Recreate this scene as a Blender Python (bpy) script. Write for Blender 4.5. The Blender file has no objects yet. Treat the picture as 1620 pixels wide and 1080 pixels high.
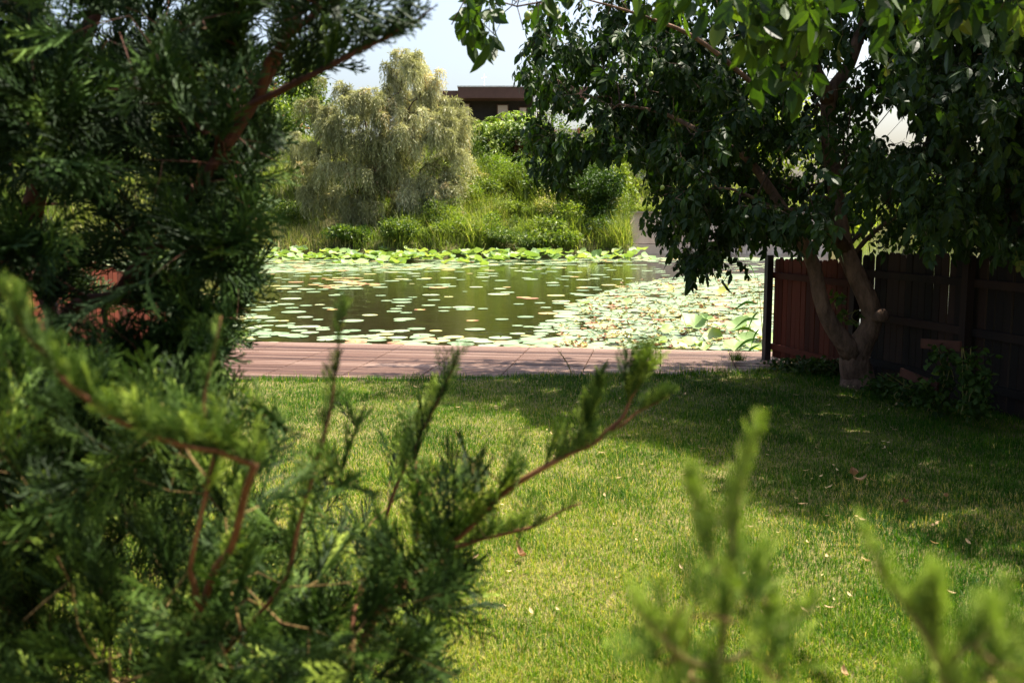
import bpy, math, random
import numpy as np
from mathutils import Vector

# ------------------------------------------------------------------ camera, sky, sun, exposure
SC = bpy.context.scene
CO = SC.collection
EYE = 1.7
FPX = 1575.0
PITCH = math.atan(200 / FPX)
cam = bpy.data.cameras.new('camera')
cam_o = bpy.data.objects.new('camera', cam); CO.objects.link(cam_o); SC.camera = cam_o
cam.sensor_width = 36; cam.lens = 35.0
cam.clip_start = 0.05; cam.clip_end = 3000
cam_o.location = (0, 0, EYE); cam_o.rotation_euler = (math.pi / 2 - PITCH, 0, 0)
cam.dof.use_dof = True; cam.dof.focus_distance = 10.5; cam.dof.aperture_fstop = 5.0

SUN_EL = math.radians(62)
SUN_X, SUN_Y = 0.88, 0.475
SUN_K = 1 / math.tan(SUN_EL)
world = bpy.data.worlds.new('World'); SC.world = world; world.use_nodes = True
wn = world.node_tree.nodes; wl = world.node_tree.links
sky = wn.new('ShaderNodeTexSky'); sky.sky_type = 'NISHITA'; sky.sun_disc = False
sky.sun_elevation = SUN_EL; sky.sun_rotation = math.atan2(SUN_X, SUN_Y)
sky.air_density = 1.0; sky.dust_density = 5.5; sky.ozone_density = 0.8
wl.new(sky.outputs[0], wn['Background'].inputs[0]); wn['Background'].inputs[1].default_value = 0.098
sun = bpy.data.lights.new('sun', 'SUN'); sun.energy = 5.0; sun.angle = math.radians(0.6)
sun.color = (1.0, 0.93, 0.80)
sun_o = bpy.data.objects.new('sun', sun); CO.objects.link(sun_o)
sd = Vector((SUN_X * math.cos(SUN_EL), SUN_Y * math.cos(SUN_EL), math.sin(SUN_EL)))
sun_o.rotation_euler = sd.to_track_quat('Z', 'Y').to_euler(); sun_o.location = (30, 30, 60)
SC.view_settings.view_transform = 'Standard'; SC.view_settings.look = 'None'
SC.view_settings.exposure = 1.72; SC.view_settings.gamma = 1.0
SC.cycles.max_bounces = 8; SC.cycles.diffuse_bounces = 3; SC.cycles.glossy_bounces = 3
SC.cycles.transmission_bounces = 4; SC.cycles.transparent_max_bounces = 4
SC.cycles.use_denoising = True
SC.cycles.sample_clamp_indirect = 6

RNG = np.random.default_rng(7)
CP, SP = math.cos(PITCH), math.sin(PITCH)

def at(px, py, d):
    """world point seen at a pixel of the 1620x1080 photograph, d metres ahead"""
    u = (px - 810) / FPX; v = -(py - 540) / FPX
    f = CP + v * SP; z = -SP + v * CP
    return np.array([u / f * d, d, EYE + z / f * d])

def ground_at(px, py, z0=0.0):
    u = (px - 810) / FPX; v = -(py - 540) / FPX
    f = CP + v * SP; z = -SP + v * CP
    t = (z0 - EYE) / z
    return np.array([u * t, f * t, z0])

def project(P):
    P = np.atleast_2d(P)
    x = P[:, 0]; y = P[:, 1]; z = P[:, 2] - EYE
    cz = y * CP - z * SP; cy = y * SP + z * CP
    cz = np.where(cz < 0.05, 0.05, cz)
    return 810 + FPX * x / cz, 540 - FPX * cy / cz

# ------------------------------------------------------------------ helpers: objects
def tag(o, label=None, cat=None, group=None, kind=None):
    if label: o['label'] = label
    if cat: o['category'] = cat
    if group: o['group'] = group
    if kind: o['kind'] = kind
    return o

def empty(name, loc, label, cat, group=None):
    o = bpy.data.objects.new(name, None); o.location = loc; CO.objects.link(o)
    o.empty_display_size = 0.2
    return tag(o, label, cat, group)

class MB:
    def __init__(s): s.V = []; s.F = []; s.T = []; s.n = 0
    def add(s, V, F, tint=0.5):
        V = np.asarray(V, float).reshape(-1, 3)
        if isinstance(F, np.ndarray): F = [F]
        s.V.append(V); s.F += [np.asarray(f, int) + s.n for f in F if len(f)]
        t = np.empty(len(V)); t[:] = tint; s.T.append(t); s.n += len(V)
        return s
    def box(s, c, size, rot=0.0, tint=0.5, tilt=None):
        h = np.array(size) / 2
        P = np.array([[x, y, z] for x in (-1, 1) for y in (-1, 1) for z in (-1, 1)], float) * h
        if tilt is not None: P = P @ np.array(tilt).T
        cs, sn = math.cos(rot), math.sin(rot)
        P = np.stack([P[:, 0] * cs - P[:, 1] * sn, P[:, 0] * sn + P[:, 1] * cs, P[:, 2]], 1) + np.array(c)
        F = np.array([[0, 1, 3, 2], [4, 6, 7, 5], [0, 4, 5, 1], [2, 3, 7, 6], [0, 2, 6, 4], [1, 5, 7, 3]])
        return s.add(P, F, tint)
    def tube(s, P, R, n=6, tint=0.5, caps=True):
        P = np.asarray(P, float); R = np.broadcast_to(np.asarray(R, float), (len(P),))
        D = np.gradient(P, axis=0); D /= np.linalg.norm(D, axis=1, keepdims=True) + 1e-9
        a = np.array([1., 0, 0]) if abs(D[0, 0]) < .8 else np.array([0, 1., 0])
        A = a - D * (D @ a)[:, None]; A /= np.linalg.norm(A, axis=1, keepdims=True) + 1e-9
        B = np.cross(D, A)
        th = np.arange(n) / n * 2 * np.pi
        V = P[:, None] + R[:, None, None] * (np.cos(th)[None, :, None] * A[:, None] + np.sin(th)[None, :, None] * B[:, None])
        V = V.reshape(-1, 3)
        i = np.arange(len(P) - 1)[:, None] * n; j = np.arange(n)[None]; k = (j + 1) % n
        F = np.stack([i + j, i + k, i + n + k, i + n + j], -1).reshape(-1, 4)
        Fs = [F]
        if caps: Fs += [np.arange(n)[None, ::-1].copy(), (np.arange(n) + (len(P) - 1) * n)[None]]
        return s.add(V, Fs, tint)
    def inst(s, tpl, pos, R, sc, tint):
        """copies of a template (V, F, t) placed with rotations and scales, all joined"""
        V0, F0, t0 = tpl; n = len(pos)
        if n == 0: return s
        sc = np.asarray(sc, float)
        sc = sc[:, None] if sc.ndim == 1 else sc
        W = np.einsum('nij,nmj->nmi', R, V0[None] * sc[:, None, :]) + pos[:, None]
        F = (F0[None] + (np.arange(n) * len(V0))[:, None, None]).reshape(-1, F0.shape[1])
        T = np.clip(np.asarray(tint)[:, None] + t0[None], 0, 1).reshape(-1)
        return s.add(W.reshape(-1, 3), F, T)
    def build(s, name, mat, parent=None, smooth=False, origin=None):
        me = bpy.data.meshes.new(name)
        V = np.concatenate(s.V) if s.V else np.zeros((0, 3))
        if parent is not None and origin is None: origin = parent.matrix_world.translation if False else parent_loc(parent)
        if origin is not None: V = V - np.array(origin)
        me.vertices.add(len(V)); me.vertices.foreach_set('co', V.astype(np.float32).ravel())
        nl = sum(f.size for f in s.F); npoly = sum(len(f) for f in s.F)
        me.loops.add(nl); me.polygons.add(npoly)
        me.loops.foreach_set('vertex_index', np.concatenate([f.ravel() for f in s.F]).astype(np.int32))
        tot = np.concatenate([np.full(len(f), f.shape[1]) for f in s.F])
        me.polygons.foreach_set('loop_start', np.concatenate([[0], np.cumsum(tot)[:-1]]).astype(np.int32))
        try: me.polygons.foreach_set('loop_total', tot.astype(np.int32))
        except Exception: pass
        if smooth: me.polygons.foreach_set('use_smooth', np.ones(npoly, bool))
        else: me.polygons.foreach_set('use_smooth', np.zeros(npoly, bool))
        at_ = me.attributes.new('tint', 'FLOAT', 'POINT')
        at_.data.foreach_set('value', np.concatenate(s.T).astype(np.float32))
        me.update(calc_edges=True); me.validate()
        me.materials.append(mat)
        o = bpy.data.objects.new(name, me); CO.objects.link(o)
        if parent is not None: o.parent = parent
        elif origin is not None: o.location = origin
        return o

def parent_loc(p):
    l = Vector(p.location)
    while p.parent is not None:
        p = p.parent; l = l + Vector(p.location)
    return l

def copy_tree(o, loc=None, rz=None, sc=None, parent=None):
    c = o.copy(); CO.objects.link(c); c.parent = parent
    if loc is not None: c.location = loc
    if rz is not None: c.rotation_euler = (0, 0, rz)
    if sc is not None: c.scale = (sc, sc, sc)
    for ch in o.children: copy_tree(ch, parent=c)
    return c

def frames(D, up=None, roll=None):
    """rotation matrices whose local +Y points along D"""
    D = D / (np.linalg.norm(D, axis=1, keepdims=True) + 1e-9)
    U = np.zeros_like(D); U[:, 2] = 1
    if up is not None: U = up
    X = np.cross(D, U); nX = np.linalg.norm(X, axis=1, keepdims=True)
    X = np.where(nX < 1e-3, np.array([1., 0, 0]), X / (nX + 1e-9))
    Z = np.cross(X, D)
    if roll is not None:
        c, s = np.cos(roll)[:, None], np.sin(roll)[:, None]
        X, Z = X * c + Z * s, Z * c - X * s
    return np.stack([X, D, Z], -1)

def rvec(n, rng=RNG):
    v = rng.normal(size=(n, 3)); return v / np.linalg.norm(v, axis=1, keepdims=True)

def vnoise(P, scale=1.0, seed=0):
    """cheap smooth noise, about -1..1"""
    P = np.atleast_2d(P) / scale + seed * 13.7
    x, y = P[:, 0], P[:, 1]; z = P[:, 2] if P.shape[1] > 2 else 0 * x
    return (np.sin(1.7 * x + 1.3 * np.sin(1.1 * y + z)) + np.sin(2.1 * y + 1.7 * np.sin(.9 * x - 1.3 * z)) +
            np.sin(1.9 * z + 1.1 * x - .7 * y) * .8 + .5 * np.sin(4.3 * x + 3.1 * y + 2.2 * z)) / 2.6

# ------------------------------------------------------------------ helpers: materials
def new_mat(name):
    m = bpy.data.materials.new(name); m.use_nodes = True
    return m, m.node_tree.nodes, m.node_tree.links, m.node_tree.nodes['Principled BSDF']

def ramp(N, L, fac, stops):
    r = N.new('ShaderNodeValToRGB'); e = r.color_ramp.elements
    while len(e) < len(stops): e.new(0.5)
    for i, (p, c) in enumerate(stops): e[i].position = p; e[i].color = (*c, 1)
    L.new(fac, r.inputs[0]); return r.outputs[0]

def leaf_mat(name, stops, trans=0.35, rough=0.45, spec=0.4, tboost=(1.5, 1.6, 0.7), noise=0.0):
    m, N, L, B = new_mat(name)
    a = N.new('ShaderNodeAttribute'); a.attribute_name = 'tint'
    fac = a.outputs['Fac']
    if noise:
        tc = N.new('ShaderNodeTexCoord'); nz = N.new('ShaderNodeTexNoise'); nz.inputs['Scale'].default_value = noise
        L.new(tc.outputs['Object'], nz.inputs['Vector'])
        mx = N.new('ShaderNodeMath'); mx.operation = 'MULTIPLY_ADD'; mx.inputs[1].default_value = .45; mx.inputs[2].default_value = -.22
        L.new(nz.outputs[0], mx.inputs[0])
        ad = N.new('ShaderNodeMath'); ad.operation = 'ADD'; ad.use_clamp = True; L.new(fac, ad.inputs[0]); L.new(mx.outputs[0], ad.inputs[1]); fac = ad.outputs[0]
    col = ramp(N, L, fac, stops)
    L.new(col, B.inputs['Base Color']); B.inputs['Roughness'].default_value = rough
    B.inputs['Specular IOR Level'].default_value = spec
    t = N.new('ShaderNodeBsdfTranslucent')
    mu = N.new('ShaderNodeMix'); mu.data_type = 'RGBA'; mu.blend_type = 'MULTIPLY'; mu.inputs[0].default_value = 1
    L.new(col, mu.inputs[6]); mu.inputs[7].default_value = (*tboost, 1)
    L.new(mu.outputs[2], t.inputs[0])
    ms = N.new('ShaderNodeMixShader'); ms.inputs[0].default_value = trans
    L.new(B.outputs[0], ms.inputs[1]); L.new(t.outputs[0], ms.inputs[2])
    L.new(ms.outputs[0], N['Material Output'].inputs[0])
    return m

def solid_mat(name, c1, c2, scale=6.0, rough=0.7, spec=0.3, bump=0.3, bscale=None, stretch=(1, 1, 1), metal=0.0, tint=0.0, bdist=0.01):
    m, N, L, B = new_mat(name)
    tc = N.new('ShaderNodeTexCoord'); mp = N.new('ShaderNodeMapping'); mp.inputs['Scale'].default_value = stretch
    L.new(tc.outputs['Object'], mp.inputs[0])
    nz = N.new('ShaderNodeTexNoise'); nz.inputs['Scale'].default_value = scale; nz.inputs['Detail'].default_value = 8
    nz.inputs['Roughness'].default_value = .65
    L.new(mp.outputs[0], nz.inputs['Vector'])
    fac = nz.outputs[0]
    if tint:
        a = N.new('ShaderNodeAttribute'); a.attribute_name = 'tint'
        sb = N.new('ShaderNodeMath'); sb.operation = 'MULTIPLY_ADD'; sb.inputs[1].default_value = tint; sb.inputs[2].default_value = -tint / 2
        L.new(a.outputs['Fac'], sb.inputs[0])
        ad = N.new('ShaderNodeMath'); ad.operation = 'ADD'; ad.use_clamp = True
        L.new(fac, ad.inputs[0]); L.new(sb.outputs[0], ad.inputs[1]); fac = ad.outputs[0]
    col = ramp(N, L, fac, [(.3, c1), (.7, c2)])
    L.new(col, B.inputs['Base Color']); B.inputs['Roughness'].default_value = rough
    B.inputs['Specular IOR Level'].default_value = spec; B.inputs['Metallic'].default_value = metal
    if bump:
        n2 = N.new('ShaderNodeTexNoise'); n2.inputs['Scale'].default_value = bscale or scale * 3; n2.inputs['Detail'].default_value = 6
        L.new(mp.outputs[0], n2.inputs['Vector'])
        b = N.new('ShaderNodeBump'); b.inputs['Strength'].default_value = bump; b.inputs['Distance'].default_value = bdist
        L.new(n2.outputs[0], b.inputs['Height']); L.new(b.outputs[0], B.inputs['Normal'])
    return m

M = {}
M['walnut_leaf'] = leaf_mat('walnut_leaf', [(0, (.009, .022, .004)), (.5, (.018, .040, .006)), (.85, (.042, .082, .010)), (1, (.13, .12, .02))], .26, .5, .18, (1.5, 1.7, .5))
M['sunlit_walnut_leaf'] = leaf_mat('sunlit_walnut_leaf', [(0, (.010, .024, .004)), (.5, (.030, .062, .008)), (.85, (.075, .125, .014)), (1, (.17, .17, .03))], .30, .48, .22, (1.5, 1.7, .5))  # walnut leaf colours lightened to show sun on the near leaves
M['dark_leaf'] = leaf_mat('dark_leaf', [(0, (.007, .018, .004)), (.6, (.014, .034, .007)), (1, (.032, .064, .012))], .18, .5, .2, (1.4, 1.6, .5))
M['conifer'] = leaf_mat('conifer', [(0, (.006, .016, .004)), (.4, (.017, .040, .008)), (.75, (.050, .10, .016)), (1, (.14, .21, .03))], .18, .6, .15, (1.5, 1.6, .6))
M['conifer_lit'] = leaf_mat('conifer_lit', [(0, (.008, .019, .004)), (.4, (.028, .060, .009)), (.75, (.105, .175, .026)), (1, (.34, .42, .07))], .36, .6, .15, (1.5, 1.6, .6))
M['grass'] = leaf_mat('grass', [(0, (.010, .046, .003)), (.4, (.034, .105, .004)), (.72, (.135, .215, .010)), (.90, (.28, .30, .035)), (1, (.52, .40, .15))], .40, .55, .12, (1.5, 1.5, .6))
M['bank_grass'] = leaf_mat('bank_grass', [(0, (.045, .075, .010)), (.5, (.12, .165, .022)), (.8, (.24, .27, .045)), (.92, (.36, .32, .11)), (1, (.50, .42, .22))], .3, .55, .25)
M['willow'] = leaf_mat('willow', [(0, (.060, .070, .020)), (.4, (.21, .215, .085)), (.75, (.40, .40, .22)), (.92, (.62, .62, .46)), (1, (.50, .36, .14))], .28, .5, .35, (1.3, 1.3, .8))
M['sumac'] = leaf_mat('sumac', [(0, (.045, .085, .010)), (.5, (.13, .20, .018)), (1, (.30, .34, .04))], .35, .5, .3)
M['shrub'] = leaf_mat('shrub', [(0, (.018, .044, .007)), (.5, (.068, .115, .013)), (1, (.22, .27, .035))], .3, .5, .3)
M['ivy'] = leaf_mat('ivy', [(0, (.016, .036, .006)), (.6, (.042, .080, .010)), (1, (.12, .17, .02))], .2, .55, .15)
M['pad'] = leaf_mat('pad', [(0, (.105, .17, .085)), (.45, (.17, .235, .125)), (.72, (.25, .30, .18)), (.86, (.36, .33, .10)), (.94, (.30, .14, .07)), (1, (.16, .07, .035))], .05, .52, .28, (1.2, 1.3, .6), noise=7)
M['lotus'] = leaf_mat('lotus', [(0, (.08, .16, .045)), (.5, (.17, .26, .085)), (.85, (.28, .35, .13)), (1, (.42, .40, .10))], .3, .5, .35, (1.5, 1.5, .5), noise=5)
M['dry_leaf'] = leaf_mat('dry_leaf', [(0, (.16, .07, .03)), (.5, (.34, .20, .10)), (1, (.62, .52, .26))], .2, .6, .2, (1.2, 1.1, .8))
M['bark'] = solid_mat('bark', (.035, .021, .014), (.22, .135, .09), 11, .9, .15, 1.0, 22, (1, 1, .35), bdist=.03)
M['dark_bark'] = solid_mat('dark_bark', (.035, .024, .018), (.10, .065, .045), 8, .9, .15, .8, 25, (1, 1, .4), bdist=.02)
M['conifer_bark'] = solid_mat('conifer_bark', (.028, .012, .008), (.10, .036, .020), 14, .8, .2, .6, 60, (1, 1, .5), bdist=.004)
M['juniper_bark'] = solid_mat('juniper_bark', (.06, .020, .011), (.19, .085, .035), 14, .8, .2, .5, 60, (1, 1, .5), bdist=.004)
M['conifer_twig'] = solid_mat('conifer_twig', (.10, .055, .02), (.24, .16, .055), 20, .7, .2, .3, 60)
M['fence_red'] = solid_mat('fence_red', (.040, .010, .005), (.092, .022, .011), 5, .75, .12, .35, 30, (1, 1, .12), tint=.9, bdist=.003)
M['fence_shaded'] = solid_mat('fence_shaded', (.009, .006, .0045), (.030, .015, .010), 5, .75, .25, .4, 30, (1, 1, .12), tint=.9, bdist=.003)  # the red fence wood again, blackened to stand for deep shade
M['plank_old'] = solid_mat('plank_old', (.035, .014, .009), (.085, .030, .019), 6, .75, .2, .3)
M['post'] = solid_mat('post', (.02, .018, .018), (.05, .04, .036), 8, .6, .3, .2)
M['concrete'] = solid_mat('concrete', (.58, .43, .32), (.82, .68, .54), 1.1, .85, .2, .4, 6, (1, 1, .6))
M['stone'] = solid_mat('stone', (.25, .19, .15), (.5, .40, .33), 3, .85, .2, .5, 9)
M['brown_render'] = solid_mat('brown_render', (.085, .045, .035), (.12, .065, .052), 2, .7, .25, .1)
M['dark_facade'] = solid_mat('dark_facade', (.018, .015, .016), (.04, .033, .033), 2, .8, .2, .1)
M['white_metal'] = solid_mat('white_metal', (.5, .5, .5), (.75, .74, .72), 5, .45, .4, .05)
M['rust'] = solid_mat('rust', (.24, .07, .035), (.42, .15, .08), 5, .75, .2, .2)
M['white_wall'] = solid_mat('white_wall', (.62, .56, .50), (.78, .73, .67), 1, .85, .2, .1)
M['red_tile'] = solid_mat('red_tile', (.28, .07, .035), (.44, .14, .07), 6, .8, .2, .5, 20)
M['nut'] = solid_mat('nut', (.16, .24, .035), (.27, .33, .07), 30, .5, .4, .1)
M['stem'] = solid_mat('stem', (.13, .12, .03), (.24, .2, .06), 20, .6, .3, .1)
m, N, L, B = new_mat('glass'); B.inputs['Base Color'].default_value = (.55, .45, .42, 1); B.inputs['Roughness'].default_value = .15; M['glass'] = m

# deck boards: weathered red-brown, grooved along their length
m, N, L, B = new_mat('deck_board')
tc = N.new('ShaderNodeTexCoord'); mp = N.new('ShaderNodeMapping'); mp.inputs['Scale'].default_value = (.3, 6, 1)
L.new(tc.outputs['Object'], mp.inputs[0])
nz = N.new('ShaderNodeTexNoise'); nz.inputs['Scale'].default_value = 2.6; nz.inputs['Detail'].default_value = 7; nz.inputs['Roughness'].default_value = .7
L.new(mp.outputs[0], nz.inputs['Vector'])
at_n = N.new('ShaderNodeAttribute'); at_n.attribute_name = 'tint'
ad = N.new('ShaderNodeMath'); ad.operation = 'MULTIPLY_ADD'; ad.inputs[1].default_value = .6; ad.inputs[2].default_value = -.3; L.new(at_n.outputs['Fac'], ad.inputs[0])
a2 = N.new('ShaderNodeMath'); a2.operation = 'ADD'; a2.use_clamp = True; L.new(nz.outputs[0], a2.inputs[0]); L.new(ad.outputs[0], a2.inputs[1])
col = ramp(N, L, a2.outputs[0], [(.15, (.048, .022, .014)), (.5, (.125, .066, .045)), (.85, (.28, .19, .145))])
L.new(col, B.inputs['Base Color']); B.inputs['Roughness'].default_value = .55; B.inputs['Specular IOR Level'].default_value = .35
M['deck_board'] = m

# water: dark olive, gently rippled
m, N, L, B = new_mat('pond_water')
B.inputs['Base Color'].default_value = (.014, .011, .004, 1); B.inputs['Roughness'].default_value = .05
B.inputs['IOR'].default_value = 1.33; B.inputs['Specular IOR Level'].default_value = .5
tc = N.new('ShaderNodeTexCoord'); mp = N.new('ShaderNodeMapping'); mp.inputs['Scale'].default_value = (.55, 1.7, 1); mp.inputs['Rotation'].default_value = (0, 0, .16)
L.new(tc.outputs['Object'], mp.inputs[0])
nz = N.new('ShaderNodeTexNoise'); nz.inputs['Scale'].default_value = 2.6; nz.inputs['Detail'].default_value = 3
L.new(mp.outputs[0], nz.inputs['Vector'])
b = N.new('ShaderNodeBump'); b.inputs['Strength'].default_value = .35; b.inputs['Distance'].default_value = .03
L.new(nz.outputs[0], b.inputs['Height']); L.new(b.outputs[0], B.inputs['Normal'])
M['water'] = m

# soil of the ground, thatch of the lawn
M['soil'] = solid_mat('soil', (.05, .055, .018), (.12, .105, .045), .8, .95, .1, .6, 9, bdist=.05)
M['thatch'] = solid_mat('thatch', (.055, .060, .018), (.21, .17, .07), 5, .95, .1, .8, 60, bdist=.02)

# ------------------------------------------------------------------ terrain and water
WATER = -0.38
DE0 = ground_at(560, 543); DE1 = ground_at(1212, 556)      # far edge of the deck
DD = (DE1 - DE0) / np.linalg.norm(DE1 - DE0)                # along the boards
DN = np.array([-DD[1], DD[0], 0])                           # towards the pond

def sstep(a, b, x): t = np.clip((x - a) / (b - a), 0, 1); return t * t * (3 - 2 * t)

def far_shore(x):
    return 47.5 + 7.0 * sstep(5.5, 6.6, x) + 75 * sstep(17, 34, x) + .8 * np.sin(x * .35) * (1 - sstep(4, 6, x))

def terrain(x, y):
    x = np.asarray(x, float); y = np.asarray(y, float)
    near = DE0[1] + (x - DE0[0]) * DD[1] / DD[0] - .35
    z_near = -.12 - 1.3 * sstep(near - .5, near + .6, y)
    t = y - far_shore(x)
    lo = 1 - sstep(4.5, 9, x)
    rise = .9 * sstep(-1.2, 1.0, t) + (1.5 + 1.7 * lo) * sstep(1, 9, t) + (1.2 + .7 * lo) * sstep(8, 16, t)
    wall = (sstep(5.4, 6.4, x) * (1 - sstep(16, 20, x)))
    rise = rise + wall * 1.1 * sstep(0.35, .5, t)
    rise = rise + 1.8 * (1 - sstep(-22, -8, x)) * sstep(4, 20, t)
    z_far = -1.4 + 1.0 * sstep(-1.5, 0, t) + rise
    far = y > 30
    return np.where(far, z_far + .12 * np.sin(x * 1.3) * sstep(1, 5, t), z_near)

xs = np.concatenate([np.linspace(-900, -60, 14), np.linspace(-55, -10, 60), np.linspace(-9.5, 25, 140), np.linspace(27, 90, 50), np.linspace(110, 900, 14)])
ys = np.concatenate([np.linspace(-200, -5, 8), np.linspace(-2, 11, 8), np.linspace(11.3, 14.5, 22), np.linspace(17, 40, 8), np.linspace(42, 75, 110), np.linspace(78, 160, 40), np.linspace(200, 1500, 12)])
X, Y = np.meshgrid(xs, ys); Z = terrain(X, Y)
g = MB(); idx = np.arange(X.size).reshape(X.shape)
g.add(np.stack([X, Y, Z], -1), np.stack([idx[:-1, :-1], idx[:-1, 1:], idx[1:, 1:], idx[1:, :-1]], -1).reshape(-1, 4))
tag(g.build('ground', M['soil'], smooth=True), kind='structure')
w = MB(); w.add([[-200, 11, WATER], [260, 11, WATER], [260, 170, WATER], [-200, 170, WATER]], np.array([[0, 1, 2, 3]]))
tag(w.build('pond_water', M['water']), kind='structure')

# lawn sheet: its far edge creeps over the deck
def lawn_edge(x):
    p = np.array([[-9, 10.0], [-4, 10.1], [-1.63, 10.32], [0, 10.45], [1.2, 10.62], [1.95, 10.7], [2.6, 10.85], [3.1, 11.15], [3.6, 10.6], [9, 10.6]])
    return np.interp(x, p[:, 0], p[:, 1]) - .22 + .05 * np.sin(x * 7) + .03 * np.sin(x * 17 + 1)
lx = np.linspace(-9, 9, 120); lt = np.linspace(0, 1, 70)
LX = np.repeat(lx[None], 70, 0); LY = -6 + (lawn_edge(lx)[None] + 6) * lt[:, None]
def lawn_z(x, y): return .045 + .012 * vnoise(np.stack([np.ravel(x), np.ravel(y)], 1), .8).reshape(np.shape(x)) - .045 * sstep(-.12, 0, np.asarray(y) - lawn_edge(np.asarray(x)))
g = MB(); idx = np.arange(LX.size).reshape(LX.shape)
g.add(np.stack([LX, LY, lawn_z(LX, LY)], -1), np.stack([idx[:-1, :-1], idx[:-1, 1:], idx[1:, 1:], idx[1:, :-1]], -1).reshape(-1, 4))
tag(g.build('lawn', M['thatch'], smooth=True), kind='structure')

# ------------------------------------------------------------------ grass
def blade_tpl(w=.5, bend=.35, seg=2):
    V = []; 
    for i in range(seg + 1):
        t = i / seg; ww = w * (1 - t ** 1.5) / 2 + .02
        V += [[-ww, bend * t * t, t * (1 - .25 * bend * t)], [ww, bend * t * t, t * (1 - .25 * bend * t)]]
    F = np.array([[2 * i, 2 * i + 1, 2 * i + 3, 2 * i + 2] for i in range(seg)])
    return np.array(V), F, np.linspace(-.03, .03, len(V))

def yaw(a):
    R = np.zeros((len(a), 3, 3)); R[:, 0, 0] = np.cos(a); R[:, 0, 1] = -np.sin(a); R[:, 1, 0] = np.sin(a); R[:, 1, 1] = np.cos(a); R[:, 2, 2] = 1
    return R

def blades(mb, P, h, wd, tint, rng, lean=.4):
    n = len(P); a = rng.uniform(0, 2 * np.pi, n)
    R = yaw(a); tl = rng.normal(0, lean, n)
    c, s = np.cos(tl), np.sin(tl); T = np.zeros((n, 3, 3)); T[:, 0, 0] = 1; T[:, 1, 1] = c; T[:, 1, 2] = s; T[:, 2, 1] = -s; T[:, 2, 2] = c
    R = np.einsum('nij,njk->nik', R, T)
    k = rng.integers(0, 3, n); tp = [blade_tpl(1, .25), blade_tpl(1, .55), blade_tpl(1, .9)]
    for i in range(3):
        q = k == i; mb.inst(tp[i], P[q], R[q], np.stack([wd[q], h[q], h[q]], 1), tint[q])

rng = np.random.default_rng(11)
# more blades per square metre near the camera
nn = 520000
d = 3.2 + (12.2 - 3.2) * rng.random(nn) ** 1.25
x = rng.uniform(-.56, .56, nn) * d
ok = (d < lawn_edge(x)) & (x > -4.2)
x, d = x[ok], d[ok]
pat = vnoise(np.stack([x, d], 1), .35, 1); pat2 = vnoise(np.stack([x, d], 1), 1.3, 2)
z = lawn_z(x, d)
tuft = np.clip(pat + .3, 0, 1)
h = (.020 + .022 * rng.random(len(x)) + .020 * tuft) * (1 + .8 * (rng.random(len(x)) > .985))
h *= 1 + .5 * (lawn_edge(x) - d < .25)
pat3 = vnoise(np.stack([x, d], 1), .16, 5)
tint = np.clip(.42 + .10 * pat2 - .13 * pat + .08 * pat3 + rng.normal(0, .17, len(x)) + .24 * (8.5 - d) / 6 * (1 - sstep(.8, 2.2, x)) - .06 * sstep(1, 2.2, x), 0, .92)  # sun and tree shade put into the tint: yellower near left, darker right
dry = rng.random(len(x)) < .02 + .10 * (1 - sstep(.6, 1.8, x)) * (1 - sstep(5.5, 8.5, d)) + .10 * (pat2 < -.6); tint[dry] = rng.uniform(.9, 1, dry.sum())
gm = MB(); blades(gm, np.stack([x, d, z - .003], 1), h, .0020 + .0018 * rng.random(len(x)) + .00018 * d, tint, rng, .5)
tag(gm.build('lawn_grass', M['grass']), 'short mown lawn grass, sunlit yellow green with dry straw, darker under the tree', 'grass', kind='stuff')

# fallen leaves and bits
def leaf_shape(L_, W_, curl, rng, seg=4):
    V = []; F = []
    for i in range(seg + 1):
        t = i / seg; w_ = W_ / 2 * math.sin(math.pi * min(.98, t * .95 + .03)) ** .8
        zc = curl * (t - .5) ** 2 * 4
        V += [[-w_, L_ * (t - .5), zc + curl * .5], [0, L_ * (t - .5), zc], [w_, L_ * (t - .5), zc + curl * .6]]
        if i: a = 3 * (i - 1); F += [[a, a + 1, a + 4, a + 3], [a + 1, a + 2, a + 5, a + 4]]
    return np.array(V), np.array(F)
rng = np.random.default_rng(5)
bits = []
for k in range(4):
    V, F = leaf_shape(.022 + .009 * k, .008 + .0025 * k, .005, rng); b = MB(); b.add(V, F, .95 - .1 * k)
    o = b.build('fallen_leaf', M['dry_leaf']); tag(o, 'tiny pale yellow fallen leaf lying on the lawn', 'fallen leaf', 'small pale fallen leaves scattered on the lawn'); bits.append(o)
for k in range(130):
    dd = 3.9 + 5.5 * rng.random() ** 1.1; xx = rng.uniform(-.1, .5) * dd
    if rng.random() < .25: xx = rng.uniform(.22, .42) * dd
    if dd > lawn_edge(xx) - .3: continue
    o = bits[k % 4]
    if k >= 4: o = copy_tree(o)
    o.location = (xx, dd, .045 + .030 + .015 * rng.random()); o.rotation_euler = (rng.uniform(-.4, .4), rng.uniform(-.4, .4), rng.uniform(0, 6.3))
bigs = [((1352, 752), 'largest curled brown leaf on the shaded lawn', .12, .3), ((1362, 760), 'narrow tan leaf lying just right of the largest brown leaf', .08, .6),
        ((825, 878), 'curled brown leaf on the sunny lawn beside the juniper branch', .08, .25), ((1335, 1065), 'pale torn leaf at the bottom of the lawn between two juniper tips', .05, .6),
        ((1190, 716), 'small reddish leaf on dark grass right of the middle', .06, .1), ((1497, 786), 'orange brown leaf on dark grass near the fence', .06, .4),
        ((1432, 795), 'dark red leaf on the shaded lawn, left of the orange brown one', .06, .05)]
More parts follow.
